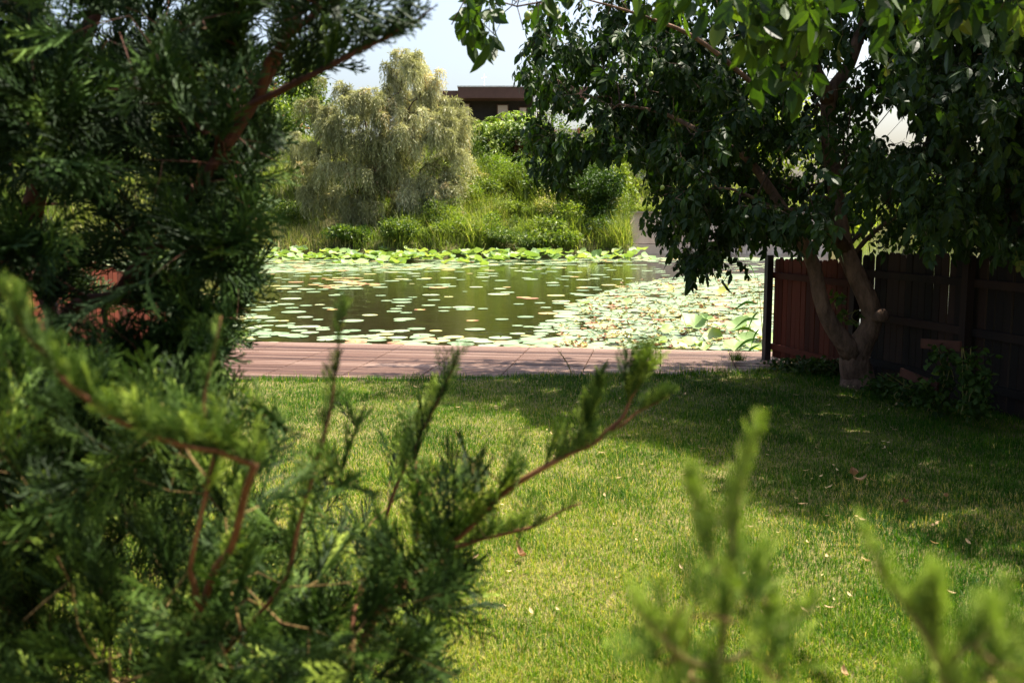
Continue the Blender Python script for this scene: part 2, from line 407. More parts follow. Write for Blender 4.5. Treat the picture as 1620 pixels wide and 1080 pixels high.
for (px, py), lab, L_, t_ in bigs:
    P = ground_at(px, py, .075); V, F = leaf_shape(L_, L_ * .45, .03 * L_ / .1, rng, 6)
    b = MB(); b.add(V, F, t_); o = b.build('fallen_leaf', M['dry_leaf']); tag(o, lab, 'fallen leaf')
    o.location = P; o.rotation_euler = (rng.uniform(-.3, .3), rng.uniform(-.3, .3), rng.uniform(0, 6.3))

# ------------------------------------------------------------------ deck
deck = empty('wooden_deck', tuple((DE0 + DE1) / 2 + [0, 0, -.03]), 'weathered red brown deck of narrow grooved boards along the pond edge', 'deck')
dc = (DE0 + DE1) / 2; ang = math.atan2(DD[1], DD[0])
rng = np.random.default_rng(3)
RIGHT = 3.15; LEFT = -6.4
PW = .118
npl = 30
for k in range(npl):
    b = MB(); yc = -(k + .5) * PW; w_ = PW - .020; tp_ = .5 + rng.normal(0, .22)
    cells = np.arange(LEFT - 2.3, RIGHT + .6, .84)
    for c0 in cells:
        c1 = c0 + .826
        e0 = c0
        if k < 4: c1 = min(c1, RIGHT - .35 + .09 * k)
        else: c1 = min(c1, RIGHT + .55)
        if c1 - e0 < .05: continue
        # ribbed cross section: four ribs and three grooves
        prof = []
        nr = 3
        for r in range(nr):
            a0 = -w_ / 2 + w_ * r / nr; a1 = -w_ / 2 + w_ * (r + 1) / nr
            prof += [(a0 + .003, -.006), (a0 + .008, 0), (a1 - .008, 0), (a1 - .003, -.006)]
        prof = [(-w_ / 2, -.03)] + prof + [(w_ / 2, -.03)]
        pr = np.array(prof); zoff = rng.normal(0, .0012)
        V = np.array([[e, yc + p[0], p[1] + .03 + zoff] for e in (e0, c1) for p in pr])
        n = len(pr); i = np.arange(n - 1); F = np.stack([i, i + n, i + n + 1, i + 1], 1)
        b.add(V, [F, np.arange(n)[None], (np.arange(n) + n)[None, ::-1].copy()], float(np.clip(tp_ + rng.normal(0, .05), 0, 1)))
    o = b.build('board', M['deck_board'], origin=(0, 0, 0)); o.parent = deck; o.location = (0, 0, 0)
deck.rotation_euler = (0, 0, ang)
jb = MB()
for xx in np.arange(LEFT - 2, RIGHT, .84): jb.box((xx + .0, -1.8, -.05), (.06, 3.4, .09))
jb.box((-1.9, -.03, -.10), (9.6, .045, .17))
o = jb.build('joist', M['dark_bark'], origin=(0, 0, 0)); o.parent = deck; o.location = (0, 0, 0)

# ------------------------------------------------------------------ picket fences
def fence(name, A, Bp, h, mat, pmat, label, pw=.085, gap=.012, rails=(.22, .98), post_every=2.0, facing=1, posts=True, extra=None, seed=1, h1=None):
    rng = np.random.default_rng(seed)
    A = np.array(A, float); Bp = np.array(Bp, float)
    D = Bp - A; Ln = np.linalg.norm(D); D /= Ln; ang_ = math.atan2(D[1], D[0]); Nn = np.array([-D[1], D[0]]) * facing
    f = empty(name, (A[0], A[1], 0), label, 'fence')
    n = int(Ln / (pw + gap)); panel = []
    per = 100
    mb = None; k = 0
    for i in range(n):
        t = (i + .5) * (pw + gap); c = A + D * t
        hh = (h if h1 is None else h + (h1 - h) * t / Ln) + rng.normal(0, .012) + .03 * math.sin(t * .8); lean = rng.normal(0, .006)
        b = MB(); zb = .03
        V = np.array([[-pw / 2, -.009, zb], [pw / 2, -.009, zb], [pw / 2, .009, zb], [-pw / 2, .009, zb],
                      [-pw / 2, -.009, hh - .03], [pw / 2, -.009, hh - .03], [pw / 2, .009, hh - .03], [-pw / 2, .009, hh - .03],
                      [-pw / 4, -.009, hh], [pw / 4, -.009, hh], [pw / 4, .009, hh], [-pw / 4, .009, hh]])
        V[4:, 0] += lean * hh
        F4 = np.array([[0, 1, 5, 4], [2, 3, 7, 6], [1, 2, 6, 5], [3, 0, 4, 7], [4, 5, 9, 8], [6, 7, 11, 10], [5, 6, 10, 9], [7, 4, 8, 11], [8, 9, 10, 11], [3, 2, 1, 0]])
        cs, sn = math.cos(ang_), math.sin(ang_)
        V = np.stack([V[:, 0] * cs - V[:, 1] * sn + c[0], V[:, 0] * sn + V[:, 1] * cs + c[1], V[:, 2]], 1)
        b.add(V, F4, float(rng.random()))
        if i < 95: b.build('picket', mat, f)
        else:
            if mb is None: mb = MB()
            mb.add(V, F4, float(rng.random()))
    if mb is not None: tag(mb.build('pickets', mat, f), kind='stuff')
    for rz in (rails if h1 is None else rails[:1]):
        p0 = 0.0
        while p0 < Ln - .2:
            p1 = min(Ln, p0 + post_every)
            b = MB(); c = A + D * (p0 + p1) / 2 + Nn * .033
            b.box((c[0], c[1], rz), (p1 - p0 - .02, .04, .07), ang_, float(rng.random())); b.build('rail', mat, f)
            p0 = p1
    if posts:
        for t in np.arange(0, Ln + .1, post_every):
            c = A + D * t + Nn * .085
            b = MB(); hp = h if h1 is None else h + (h1 - h) * t / Ln
            b.box((c[0], c[1], hp / 2 + .01), (.075, .075, hp + .05), ang_, .5); b.build('post', pmat, f)
    return f, D, Nn, ang_
FA = ground_at(1222, 568)[:2]; FB = ground_at(1620, 674)[:2]; FB2 = FA + (FB - FA) * 1.55
u = (FB - FA) / np.linalg.norm(FB - FA)
fR, fD, fN, fAng = fence('picket_fence', FA, FA + u * 1.62, 1.2, M['fence_red'], M['post'], 'low red brown picket fence standing by the deck end behind the forked tree', rails=(.16, 1.0), post_every=1.9, facing=-1, seed=4)
fR2, _, _, _ = fence('picket_fence', FA + u * 1.70, FB2, 1.32, M['fence_shaded'], M['fence_shaded'], 'deeply shaded wooden picket fence overgrown with vines along the right side of the lawn', rails=(.25, .70, 1.12), post_every=1.6, facing=-1, seed=8)
# loose boards leaning on the dark fence
def board(p0, p1, w_, t_, mat, label):
    p0 = np.array(p0); p1 = np.array(p1); D = p1 - p0; Ln = np.linalg.norm(D); D /= Ln
    S = np.cross(D, [fN[0], fN[1], 0]); S /= np.linalg.norm(S); Nn = np.cross(S, D)
    b = MB(); V = [p0 + D * Ln * a + S * w_ * (c - .5) + Nn * t_ * (e - .5) for a in (0, 1) for c in (0, 1) for e in (0, 1)]
    b.add(np.array(V), np.array([[0, 1, 3, 2], [4, 6, 7, 5], [0, 4, 5, 1], [2, 3, 7, 6], [0, 2, 6, 4], [1, 5, 7, 3]]), .7)
    tag(b.build('plank', mat, origin=tuple(p0)), label, 'plank')
board(at(1425, 588, 8.35), at(1484, 612, 7.9), .07, .02, M['plank_old'], 'slanting reddish plank leaning low on the dark fence')
board(at(1458, 543, 8.2), at(1520, 548, 7.75), .08, .02, M['plank_old'], 'short level plank nailed across the dark fence above the vines')
# sunny red fence on the left
LA = ground_at(334, 590)[:2]
fence('picket_fence', (-4.6, 5.2), (-4.05, 12.6), 2.25, M['fence_red'], M['fence_red'], 'sunlit red fence on the left stepping down to the pond, seen through the conifer', pw=.09, gap=.006, rails=(.3, 1.6), post_every=2.4, facing=1, seed=9, h1=.75)

# ------------------------------------------------------------------ branches: connect attraction points to a skeleton
def bez(P, n=8):
    """smooth polyline through the points"""
    P = np.array(P, float)
    if len(P) < 3: return np.array([P[0] + (P[-1] - P[0]) * t for t in np.linspace(0, 1, n)])
    out = []
    Q = np.vstack([2 * P[0] - P[1], P, 2 * P[-1] - P[-2]])
    for i in range(1, len(Q) - 2):
        for t in np.linspace(0, 1, n, endpoint=False):
            a, b_, c, d_ = Q[i - 1], Q[i], Q[i + 1], Q[i + 2]
            out.append(.5 * (2 * b_ + (c - a) * t + (2 * a - 5 * b_ + 4 * c - d_) * t * t + (3 * b_ - a - 3 * c + d_) * t ** 3))
    out.append(P[-1]); return np.array(out)

class Skeleton:
    def __init__(s): s.P = []; s.par = []; s.fixed = {}
    def limb(s, pts, radii, parent=-1, n=6):
        C = bez(pts, n); R = np.interp(np.linspace(0, 1, len(C)), np.linspace(0, 1, len(radii)), radii)
        last = parent; ids = []
        for c, r in zip(C, R):
            s.P.append(np.array(c)); s.par.append(last); last = len(s.P) - 1; s.fixed[last] = r; ids.append(last)
        return ids
    def grow(s, A, step=.25, rng=RNG, wob=.12, up=.1, root=None, bias=0.0):
        P = np.array(s.P); base = P[root] if root is not None else P[0]
        d0 = np.array([np.min(np.linalg.norm(P - a, axis=1)) for a in A]); order = np.argsort(d0)
        buf = np.zeros((len(s.P) + len(A) * 40, 3)); n = len(s.P); buf[:n] = P
        pd = np.zeros(len(buf)); pd[:n] = np.linalg.norm(P - base, axis=1) * 1.0
        tips = []
        for k in order:
            a = A[k]; D = np.linalg.norm(buf[:n] - a, axis=1)
            j = int(np.argmin(D + bias * pd[:n])); dist = D[j]; m_ = max(1, int(math.ceil(dist / step)))
            last = j; start = buf[j].copy(); off = rng.normal(0, wob * dist, 3)
            for i in range(1, m_ + 1):
                t = i / m_; p = start + (a - start) * t + off * math.sin(math.pi * t) * .5 + np.array([0, 0, up * dist * math.sin(math.pi * t)])
                if i == m_: p = a
                if n >= len(buf): break
                buf[n] = p; pd[n] = pd[last] + dist / m_; s.par.append(last); last = n; n += 1
            tips.append(last)
        s.P = [buf[i] for i in range(n)]
        return tips
    def radii(s, tip=.003, pw=.45, fixed_min=True):
        n = len(s.P); c = np.zeros(n)
        for i in range(n - 1, -1, -1):
            c[i] = max(c[i], 1) if c[i] == 0 else c[i]
            if s.par[i] >= 0: c[s.par[i]] += c[i]
        r = tip * c ** pw
        for i, v in s.fixed.items(): r[i] = v
        for i in range(n):
            if s.par[i] >= 0 and i not in s.fixed: r[i] = min(r[i], r[s.par[i]] * .85)
        s.cnt = c; return r
    def chains(s):
        ch = {}
        for i, p in enumerate(s.par):
            if p >= 0: ch.setdefault(p, []).append(i)
        out = []; starts = [(i, []) for i, p in enumerate(s.par) if p < 0]
        while starts:
            i, pre = starts.pop(); c = pre + [i]
            while i in ch:
                k = sorted(ch[i], key=lambda q: (q not in s.fixed, -s.cnt[q]))
                for o_ in k[1:]: starts.append((o_, [i]))
                i = k[0]; c.append(i)
            out.append(c)
        return out
    def build(s, name, mat, parent, thick_name=None, tip=.003, pw=.45, sides=5, rmin=.0, thick_mat=None):
        r = s.radii(tip, pw); P = np.array(s.P); thin = MB(); thick = MB()
        for c in s.chains():
            if len(c) < 2: continue
            R = r[c].copy()
            fx = sum(1 for q in c if q in s.fixed) > len(c) * .5
            if not (c[0] in s.fixed and c[1] in s.fixed) : R[0] = R[1]
            tgt = thick if (fx and thick_name) else thin
            if R.max() < rmin: continue
            sd_ = 12 if R.max() > .05 else (7 if R.max() > .015 else (5 if R.max() > .006 else 3))
            if R.max() > .05:
                n_ = len(c); R = R * (1 + .05 * np.sin(P[c][:, 2] * 6 + P[c][:, 0] * 4))
            tgt.tube(P[c], R, sd_, .5)
        o1 = thick.build(thick_name, thick_mat or mat, parent, smooth=True) if thick.n else None
        o2 = thin.build(name, mat, parent, smooth=True) if thin.n else None
        return o1, o2
    def dirs(s, ids):
        P = np.array(s.P); D = np.array([P[i] - P[s.par[i]] if s.par[i] >= 0 else [0, 0, 1.] for i in ids])
        return D / (np.linalg.norm(D, axis=1, keepdims=True) + 1e-9)

# ------------------------------------------------------------------ leaf templates
def compound(rng, pairs=3, L_=.24, leaf=.115, wid=.052, droop=.5, spread=1.0, seg=3):
    """a pinnate leaf along +Y, its leaflets hanging"""
    V = []; F = []; T = []
    def leaflet(p, d, ln, w_, tw):
        ln = ln * rng.uniform(.7, 1.12); w_ = w_ * rng.uniform(.75, 1.15); d = d / np.linalg.norm(d); sx = np.cross(d, [0, 0, 1.]); sx /= np.linalg.norm(sx) + 1e-9; nz_ = np.cross(sx, d)
        c, s_ = math.cos(tw), math.sin(tw); sx, nz_ = sx * c + nz_ * s_, nz_ * c - sx * s_
        b0 = len(V); prof = [(0.0, .10), (.22, .80), (.52, 1.0), (.80, .58), (1.0, 0.03)]
        tj = rng.normal(0, .06); bow = rng.uniform(-.02, .38)
        for t, wf in prof:
            c0 = p + d * ln * t - nz_ * ln * bow * t * t
            V.extend([c0 - sx * w_ * wf / 2 + nz_ * w_ * wf * .14, c0, c0 + sx * w_ * wf / 2 + nz_ * w_ * wf * .14]); T.extend([tj, tj - .03, tj])
        for i in range(len(prof) - 1):
            a = b0 + 3 * i; F.extend([[a, a + 1, a + 4, a + 3], [a + 1, a + 2, a + 5, a + 4]])
    def rach(t): return np.array([0, L_ * t * (1 - .15 * droop * t), -L_ * droop * t * t * .7])
    for i in range(pairs):
        t = .35 + .55 * i / max(1, pairs - 1) if pairs > 1 else .6
        for sg in (-1, 1):
            if rng.random() < .08: continue
            d = np.array([sg * .75 * spread, .55, -.35 - droop * rng.uniform(.3, 1.2)]) + rng.normal(0, .15, 3)
            leaflet(rach(t + rng.normal(0, .02)), d, leaf * rng.uniform(.75, 1.05) * (.75 + .25 * i / max(1, pairs - 1)), wid * rng.uniform(.85, 1.1), rng.normal(0, .35) )
    leaflet(rach(1), np.array([rng.normal(0, .15), 1, -.3 - droop]), leaf * 1.15, wid * 1.12, rng.normal(0, .3))
    # stalk
    pts = [rach(t) for t in (0, .5, 1)]
    for i, p in enumerate(pts):
        r = .0022 - .0005 * i
        V.extend([p + [r, 0, 0], p + [-r * .5, 0, r], p + [-r * .5, 0, -r]]); T.extend([.15] * 3)
    b0 = len(V) - 9
    for i in range(2):
        for k in range(3): F.append([b0 + 3 * i + k, b0 + 3 * i + (k + 1) % 3, b0 + 3 * i + 3 + (k + 1) % 3, b0 + 3 * i + 3 + k])
    return np.array(V), np.array(F), np.array(T)

_r = np.random.default_rng(21)
WALNUT = [compound(_r, 2 + (k % 2), .20, .115, .054, .25 + .3 * (k % 3)) for k in range(8)]
SUMAC = [compound(_r, 6, .55, .17, .06, .25, 1.2) for k in range(4)]

def put(mb, tpls, P, D, sc, tint, rng, up=None, roll=.4):
    R = frames(D, up, rng.normal(0, roll, len(P))); k = rng.integers(0, len(tpls), len(P))
    for i, t in enumerate(tpls):
        q = k == i; mb.inst(t, P[q], R[q], sc[q], tint[q])

def leaf_crown(sk, tips, per, rng, tpls, droop=(.2, 1.0), sc=(.8, 1.2), tint=(.5, .18), spread=.10, walkback=2):
    """compound leaves along the last nodes of every twig"""
    ids = []
    for t in tips:
        c = t
        for w_ in range(walkback):
            ids += [c] * per
            if sk.par[c] < 0 or sk.par[c] in sk.fixed: break
            c = sk.par[c]
    ids = np.array(ids); P = np.array(sk.P)[ids]; Dd = sk.dirs(ids)
    n = len(ids); P = P + rng.normal(0, spread * .25, (n, 3))
    a = rng.uniform(0, 2 * np.pi, n); H = np.stack([np.cos(a), np.sin(a), np.zeros(n)], 1)
    D = H + .5 * Dd; D[:, 2] = D[:, 2] * .4 - rng.uniform(*droop, n)
    return P, D, rng.uniform(*sc, n), np.clip(rng.normal(*tint, n), 0, .92)

# ------------------------------------------------------------------ the walnut tree
LOWX = [600, 700, 740, 765, 800, 822, 835, 880, 930, 985, 1012, 1026, 1050, 1080, 1115, 1150, 1185, 1205, 1300, 1420, 1560, 1620, 1800]
LOWY = [-60, 0, 35, 70, 62, 95, 270, 300, 250, 240, 270, 350, 400, 425, 440, 425, 415, 385, 385, 400, 410, 410, 415]
HOLES = [(1425, 190, 42, 30), (1312, 112, 20, 16), (925, 130, 26, 18), (888, 60, 22, 22), (862, 100, 16, 16), (1535, 205, 16, 12), (955, 95, 14, 12), (1470, 265, 20, 10),
         (880, 175, 26, 22), (1365, 75, 16, 18), (945, 200, 16, 10), (1380, 60, 14, 20), (1500, 120, 12, 10), (1400, 330, 24, 10), (930, 250, 18, 14)]
def foliage_ok(px, py, m_=0):
    ok_ = py < np.interp(px, LOWX, LOWY) - m_
    for cx, cy, rx, ry in HOLES: ok_ &= ((px - cx) / rx) ** 2 + ((py - cy) / ry) ** 2 > 1
    return ok_
def shade_ok(P, soft=0.0):
    gx = P[:, 0] - SUN_X * SUN_K * P[:, 2]; gy = P[:, 1] - SUN_Y * SUN_K * P[:, 2]
    bx = np.interp(gy, [2, 4.06, 5.4, 6.7, 7.7, 8.5, 9.2, 10.4], [2.6, 2.1, 1.75, 1.05, .5, -.1, -.55, -.75]) + .25 * np.sin(gy * 3.1)
    return (gx > bx - soft) & ((gy < 10.55 + soft) | (gx > 2.4))

rng = np.random.default_rng(31)
base = ground_at(1357, 617, .03)
wal = empty('walnut_tree', tuple(base), 'forked walnut tree whose low leafy crown hangs over the lawn and pond edge', 'tree')
sk = Skeleton()
T0 = base + [0, 0, -.15]
fork = at(1352, 562, 9.5)
trunk = sk.limb([T0, at(1357, 600, 9.55), at(1352, 578, 9.52), fork], [.185, .158, .142, .135])
right = sk.limb([at(1362, 545, 9.48), at(1379, 510, 9.45), at(1374, 478, 9.45), at(1350, 425, 9.5), at(1333, 380, 9.55), at(1322, 300, 9.7), at(1312, 220, 9.6), at(1310, 160, 9.5)], [.12, .10, .095, .085, .08, .078, .075, .07], trunk[-1])
left = sk.limb([at(1338, 545, 9.45), at(1312, 508, 9.42), at(1297, 468, 9.4), at(1287, 420, 9.4), at(1262, 370, 9.3), at(1225, 310, 9.2), at(1180, 250, 9.1), at(1120, 215, 9.2), at(1050, 180, 9.5), at(980, 165, 9.8)], [.095, .08, .075, .068, .05, .045, .032, .024, .016, .01], trunk[-1])
l1 = sk.limb([at(1300, 135, 9.4), at(1280, 95, 9.2), at(1262, 40, 9.0), at(1230, -60, 8.8), at(1200, -180, 8.7)], [.075, .065, .055, .04, .02], right[-1])
l2 = sk.limb([at(1322, 135, 9.5), at(1342, 105, 9.5), at(1365, 40, 9.6), at(1400, -60, 9.7), at(1440, -200, 9.9)], [.07, .06, .05, .04, .02], right[-1])
l6 = sk.limb([at(1200, 140, 8.6), at(1100, 60, 8.4), at(1000, 20, 8.2), at(930, 0, 8.2)], [.022, .018, .012, .006], l1[3])
l7 = sk.limb([at(1290, 330, 9.4), at(1230, 330, 9.0), at(1160, 300, 8.8), at(1100, 300, 8.8)], [.022, .018, .012, .006], right[22])
# attraction points through the crown
C = rng.uniform([-1.2, 5.6, .9], [6.2, 13.0, 6.4], (60000, 3))
px, py = project(C)
e = ((C[:, 0] - 2.9) / 4.0) ** 2 + ((C[:, 1] - 9.4) / 3.5) ** 2 + ((C[:, 2] - 3.3) / 2.9) ** 2 + .25 * vnoise(C, .8, 3)
q = (e < 1) & shade_ok(C, .15) & (foliage_ok(px, py, 14) | (py < -20))
q &= ~((px > 980) & (px < 1420) & (py > 380) & (C[:, 0] > 3))
C = C[q]
infr = project(C)[1] > -30
n_in = min(1200, infr.sum()); n_out = min(1100, (~infr).sum())
A = np.concatenate([C[infr][:n_in], C[~infr][:n_out]])
# the lower left fringe where leaves stand against the sky and the bank
fr = []
for _ in range(6000):
    px_, py_ = rng.uniform(828, 1240), rng.uniform(40, 435); d_ = rng.uniform(9.0, 12.3)
    if foliage_ok(np.array([px_]), np.array([py_]), 10)[0]:
        P_ = at(px_, py_, d_)
        if shade_ok(P_[None], .9)[0]: fr.append(P_)
    if len(fr) >= 420: break
for _ in range(4000):
    px_, py_ = rng.uniform(830, 1080), rng.uniform(0, 235)
    if foliage_ok(np.array([px_]), np.array([py_]), 8)[0]: fr.append(at(px_, py_, rng.uniform(9.6, 12.4)))
    if len(fr) >= 640: break
A = np.concatenate([A, np.array(fr)])
tips = sk.grow(A, .22, rng, .12, .06, bias=.25)
P, D, S, T = leaf_crown(sk, tips, 3, rng, WALNUT, (.1, 1.5), (.50, .98), (.42, .2), walkback=3)
def hole_keep(P, r=.8, trunk_line=True):
    px, py = project(P + [0, 0, -.08]); ok_ = np.ones(len(P), bool)
    for cx, cy, rx, ry in HOLES: ok_ &= ((px - cx) / (rx * r)) ** 2 + ((py - cy) / (ry * r)) ** 2 > 1
    if trunk_line:
        tx = np.interp(py, [120, 200, 300, 400, 520], [1305, 1311, 1322, 1340, 1375]); ok_ &= ~((np.abs(px - tx) < 22) & (py > 125) & (py < 500) & (P[:, 1] < 9.8) & (RNG.random(len(P)) < .75))
        ok_ &= ~((py > 392) & (px > 1225) & (px < 1420) & (P[:, 1] < 9.9))
    ok_ &= (py < np.interp(px, LOWX, LOWY) + 14)
    hid_ = (py < -20) | (px > 1660)
    gap = vnoise(P * [1, 1, 1.2], .34, 11) + .7 * vnoise(P, .15, 12)
    ok_ &= gap > -.34 + .10 * (px < 1010)
    return ok_ | hid_
q = hole_keep(P); P, D, S, T = P[q], D[q], S[q], T[q]
mb = MB(); put(mb, WALNUT, P, D, S, T, rng)
print('walnut leaves', len(P))
mb.build('crown', M['walnut_leaf'], wal)
sk.build('twigs', M['dark_bark'], wal, 'trunk', tip=.0024, thick_mat=M['bark'])
# sawn stub and root flare
b = MB(); s0 = at(1378, 505, 9.45); s1 = at(1398, 498, 9.30)
b.tube([s0, (s0 + s1) / 2, s1, s1 + (s1 - s0) * .08], [.07, .06, .065, .045], 10); b.build('branch_stub', M['bark'], wal, smooth=True)
def ball(c, r, n=10, m_=7, sq=1.12):
    V = []; 
    for i in range(m_ + 1):
        ph = math.pi * i / m_
        for j in range(n): V.append([c[0] + r * math.sin(ph) * math.cos(2 * math.pi * j / n), c[1] + r * math.sin(ph) * math.sin(2 * math.pi * j / n), c[2] + r * sq * math.cos(ph)])
    i = np.arange(m_)[:, None] * n; j = np.arange(n)[None]; k = (j + 1) % n
    return np.array(V), np.stack([i + j, i + n + j, i + n + k, i + k], -1).reshape(-1, 4)
def nuts(lst, parent):
    for (x_, y_, d_) in lst:
        c = at(x_, y_, d_); b = MB(); b.add(*ball(c, .019)); b.tube([c + [0, 0, .018], c + [.004, 0, .05], c + [.012, .01, .12]], .0018, 4)
        b.build('nut', M['nut'], parent, smooth=True)
nuts([(1030, 118, 8.0), (1048, 297, 8.3)], wal)
# a second walnut beyond the right edge reaches in along the top of the view
w2b = np.array([3.7, 2.6, .03]); wal2 = empty('walnut_tree', tuple(w2b), 'near walnut branches with large leaves and green nuts hanging in along the top edge', 'tree')
sk = Skeleton()
t2 = sk.limb([w2b + [0, 0, -.2], w2b + [0, 0, 1.2], w2b + [-.1, .1, 2.3], w2b + [-.2, .3, 3.4], w2b + [.1, .4, 4.6]], [.19, .15, .13, .10, .04])
m1 = sk.limb([at(1700, -160, 3.3), at(1500, -110, 3.4), at(1300, -90, 3.4), at(1150, -90, 3.6), at(1000, -75, 3.75), at(880, -50, 3.85), at(800, -20, 3.95)], [.05, .035, .028, .02, .014, .010, .006], t2[13])
m2 = sk.limb([at(1900, -100, 3.6), at(1720, -60, 4.2), at(1600, -30, 4.6), at(1500, 0, 4.9)], [.04, .03, .02, .008], t2[11])
near_pts = []
for (x0, x1, y0, y1, d0, d1, n) in [(705, 880, -70, 40, 4.2, 4.8, 40), (760, 830, -10, 60, 4.4, 4.9, 7), (880, 1010, -70, 25, 4.3, 4.9, 22), (1180, 1300, -90, 40, 3.6, 4.3, 17), (1200, 1285, 40, 120, 3.9, 4.4, 8),
                                 (1340, 1480, -90, 15, 3.9, 4.6, 12), (1490, 1640, -80, 45, 4.0, 4.8, 13), (1540, 1600, 30, 70, 4.4, 4.8, 4), (1020, 1180, -110, -20, 4.2, 4.8, 12)]:
    for _ in range(n): near_pts.append(at(rng.uniform(x0, x1), rng.uniform(y0, y1), rng.uniform(d0, d1) * .86))
C = rng.uniform([1.6, 1.6, 2.5], [6, 6.6, 5.6], (6000, 3)); cx_, cy_ = project(C)
e = ((C[:, 0] - 3.9) / 2.3) ** 2 + ((C[:, 1] - 4.0) / 2.6) ** 2 + ((C[:, 2] - 3.8) / 1.6) ** 2
gy_ = C[:, 1] - SUN_Y * SUN_K * C[:, 2]
C = C[(e < 1) & ((cy_ < -60) | (cx_ > 1680)) & (shade_ok(C) | (gy_ < 3.1))][:950]
tips = sk.grow(np.concatenate([np.array(near_pts), C]), .16, rng, .12, .05, bias=.1)
P, D, S, T = leaf_crown(sk, tips, 2, rng, WALNUT, (.9, 2.4), (.52, .90), (.48, .25), walkback=2)
p2x, p2y = project(P + [0, 0, -.15]); q = ((p2y < np.interp(p2x, [600, 700, 740, 765, 800, 840, 880, 1000, 1100, 1180, 1210, 1260, 1320, 1400, 1500, 1560, 1620, 1680], [-60, 0, 40, 80, 70, 60, 70, 35, 40, 120, 165, 150, 90, 100, 60, 110, 90, 90])) | (p2x > 1700) | (p2y < 0)) & hole_keep(P, .9, False)
P, D, S, T = P[q], D[q], S[q], T[q]
gx_ = P[:, 0] - SUN_X * SUN_K * P[:, 2]; gy_ = P[:, 1] - SUN_Y * SUN_K * P[:, 2]; q = (gy_ < 3.25) | (gx_ > 2.0 - .0 * gy_)
P, D, S, T = P[q], D[q], S[q], T[q]
mb = MB(); put(mb, WALNUT, P, D, S, T, rng); mb.build('crown', M['sunlit_walnut_leaf'], wal2)
sk.build('twigs', M['dark_bark'], wal2, 'trunk', tip=.0024, thick_mat=M['bark'])
nuts([(1583, 42, 4.4), (1595, 42, 4.42), (1235, 93, 4.2), (835, 25, 4.8), (868, 18, 4.8), (877, 20, 4.9), (1203, 128, 4.4), (1212, 121, 4.4)], wal2)

# ------------------------------------------------------------------ dark trees behind the right fence
def leafy_tree(name, label, base, seeds, A, mat, bark, tpls, rng, per=2, sc=(.9, 1.3), tint=(.5, .2), droop=(.2, 1.2), walkback=3, step=.25, tip=.0035, group=None, cat='tree', tname='trunk', bias=.2, keep=None):
    t = empty(name, tuple(base), label, cat, group); sk = Skeleton(); ids = None
    for pts, rad, par in seeds:
        ids_ = sk.limb(pts, rad, ids[par] if par is not None else -1)
        if ids is None: ids = ids_
    tips = sk.grow(A, step, rng, .12, .08, bias=bias)
    P, D, S, T = leaf_crown(sk, tips, per, rng, tpls, droop, sc, tint, walkback=walkback)
    if keep is not None:
        q = keep(P); P, D, S, T = P[q], D[q], S[q], T[q]
    mb = MB(); put(mb, tpls, P, D, S, T, rng); mb.build('crown', mat, t)
    sk.build('twigs', bark, t, tname, tip=tip)
    return t
rng = np.random.default_rng(41)
C = rng.uniform([2.9, 4.2, 1.0], [9, 13, 7.5], (40000, 3)); px, py = project(C)
e = ((C[:, 0] - 6.0) / 3.1) ** 2 + ((C[:, 1] - 8.3) / 4.3) ** 2 + ((C[:, 2] - 4.0) / 3.2) ** 2 + .22 * vnoise(C, .9, 5)
fx = FA[0] + (FA[1] - C[:, 1]) * (-u[0] / u[1])
q = (e < 1) & (shade_ok(C, .0)) & (foliage_ok(px, py, 16) | (px > 1640) | (py < -20)) & ((C[:, 2] > 2.0) | (C[:, 0] > fx + .1)) & (px > 1390)
C = C[q]; pin = project(C); vis = (pin[0] < 1660) & (pin[1] > -30)
A = np.concatenate([C[vis][:520], C[~vis][:1300]])
b0 = np.array([4.62, 9.05, 0.0])
leafy_tree('broadleaf_tree', 'dark broadleaved tree behind the right fence, filling the upper right corner', b0,
           [([b0 + [0, 0, -.2], b0 + [.02, 0, .8], b0 + [-.02, .05, 1.8], b0 + [.1, 0, 2.8], b0 + [.4, -.2, 4.2], b0 + [.9, -.5, 5.6]], [.17, .13, .12, .11, .08, .03], None),
            ([b0 + [.3, -.6, 2.6], b0 + [.7, -1.8, 3.4], b0 + [.9, -3.0, 4.0]], [.07, .05, .02], 14),
            ([b0 + [-.2, .3, 2.4], b0 + [-.7, .8, 3.0], b0 + [-1.0, 1.2, 3.6]], [.05, .04, .02], 12)],
           A, M['dark_leaf'], M['dark_bark'], WALNUT, rng, per=3, sc=(.55, 1.0), walkback=3, tint=(.4, .2), keep=lambda P: (hole_keep(P, .85, False) & (vnoise(P, .21, 15) + .6 * vnoise(P, .09, 16) > -.30)) | (P[:, 2] < 1.3) | (project(P)[1] < -20))

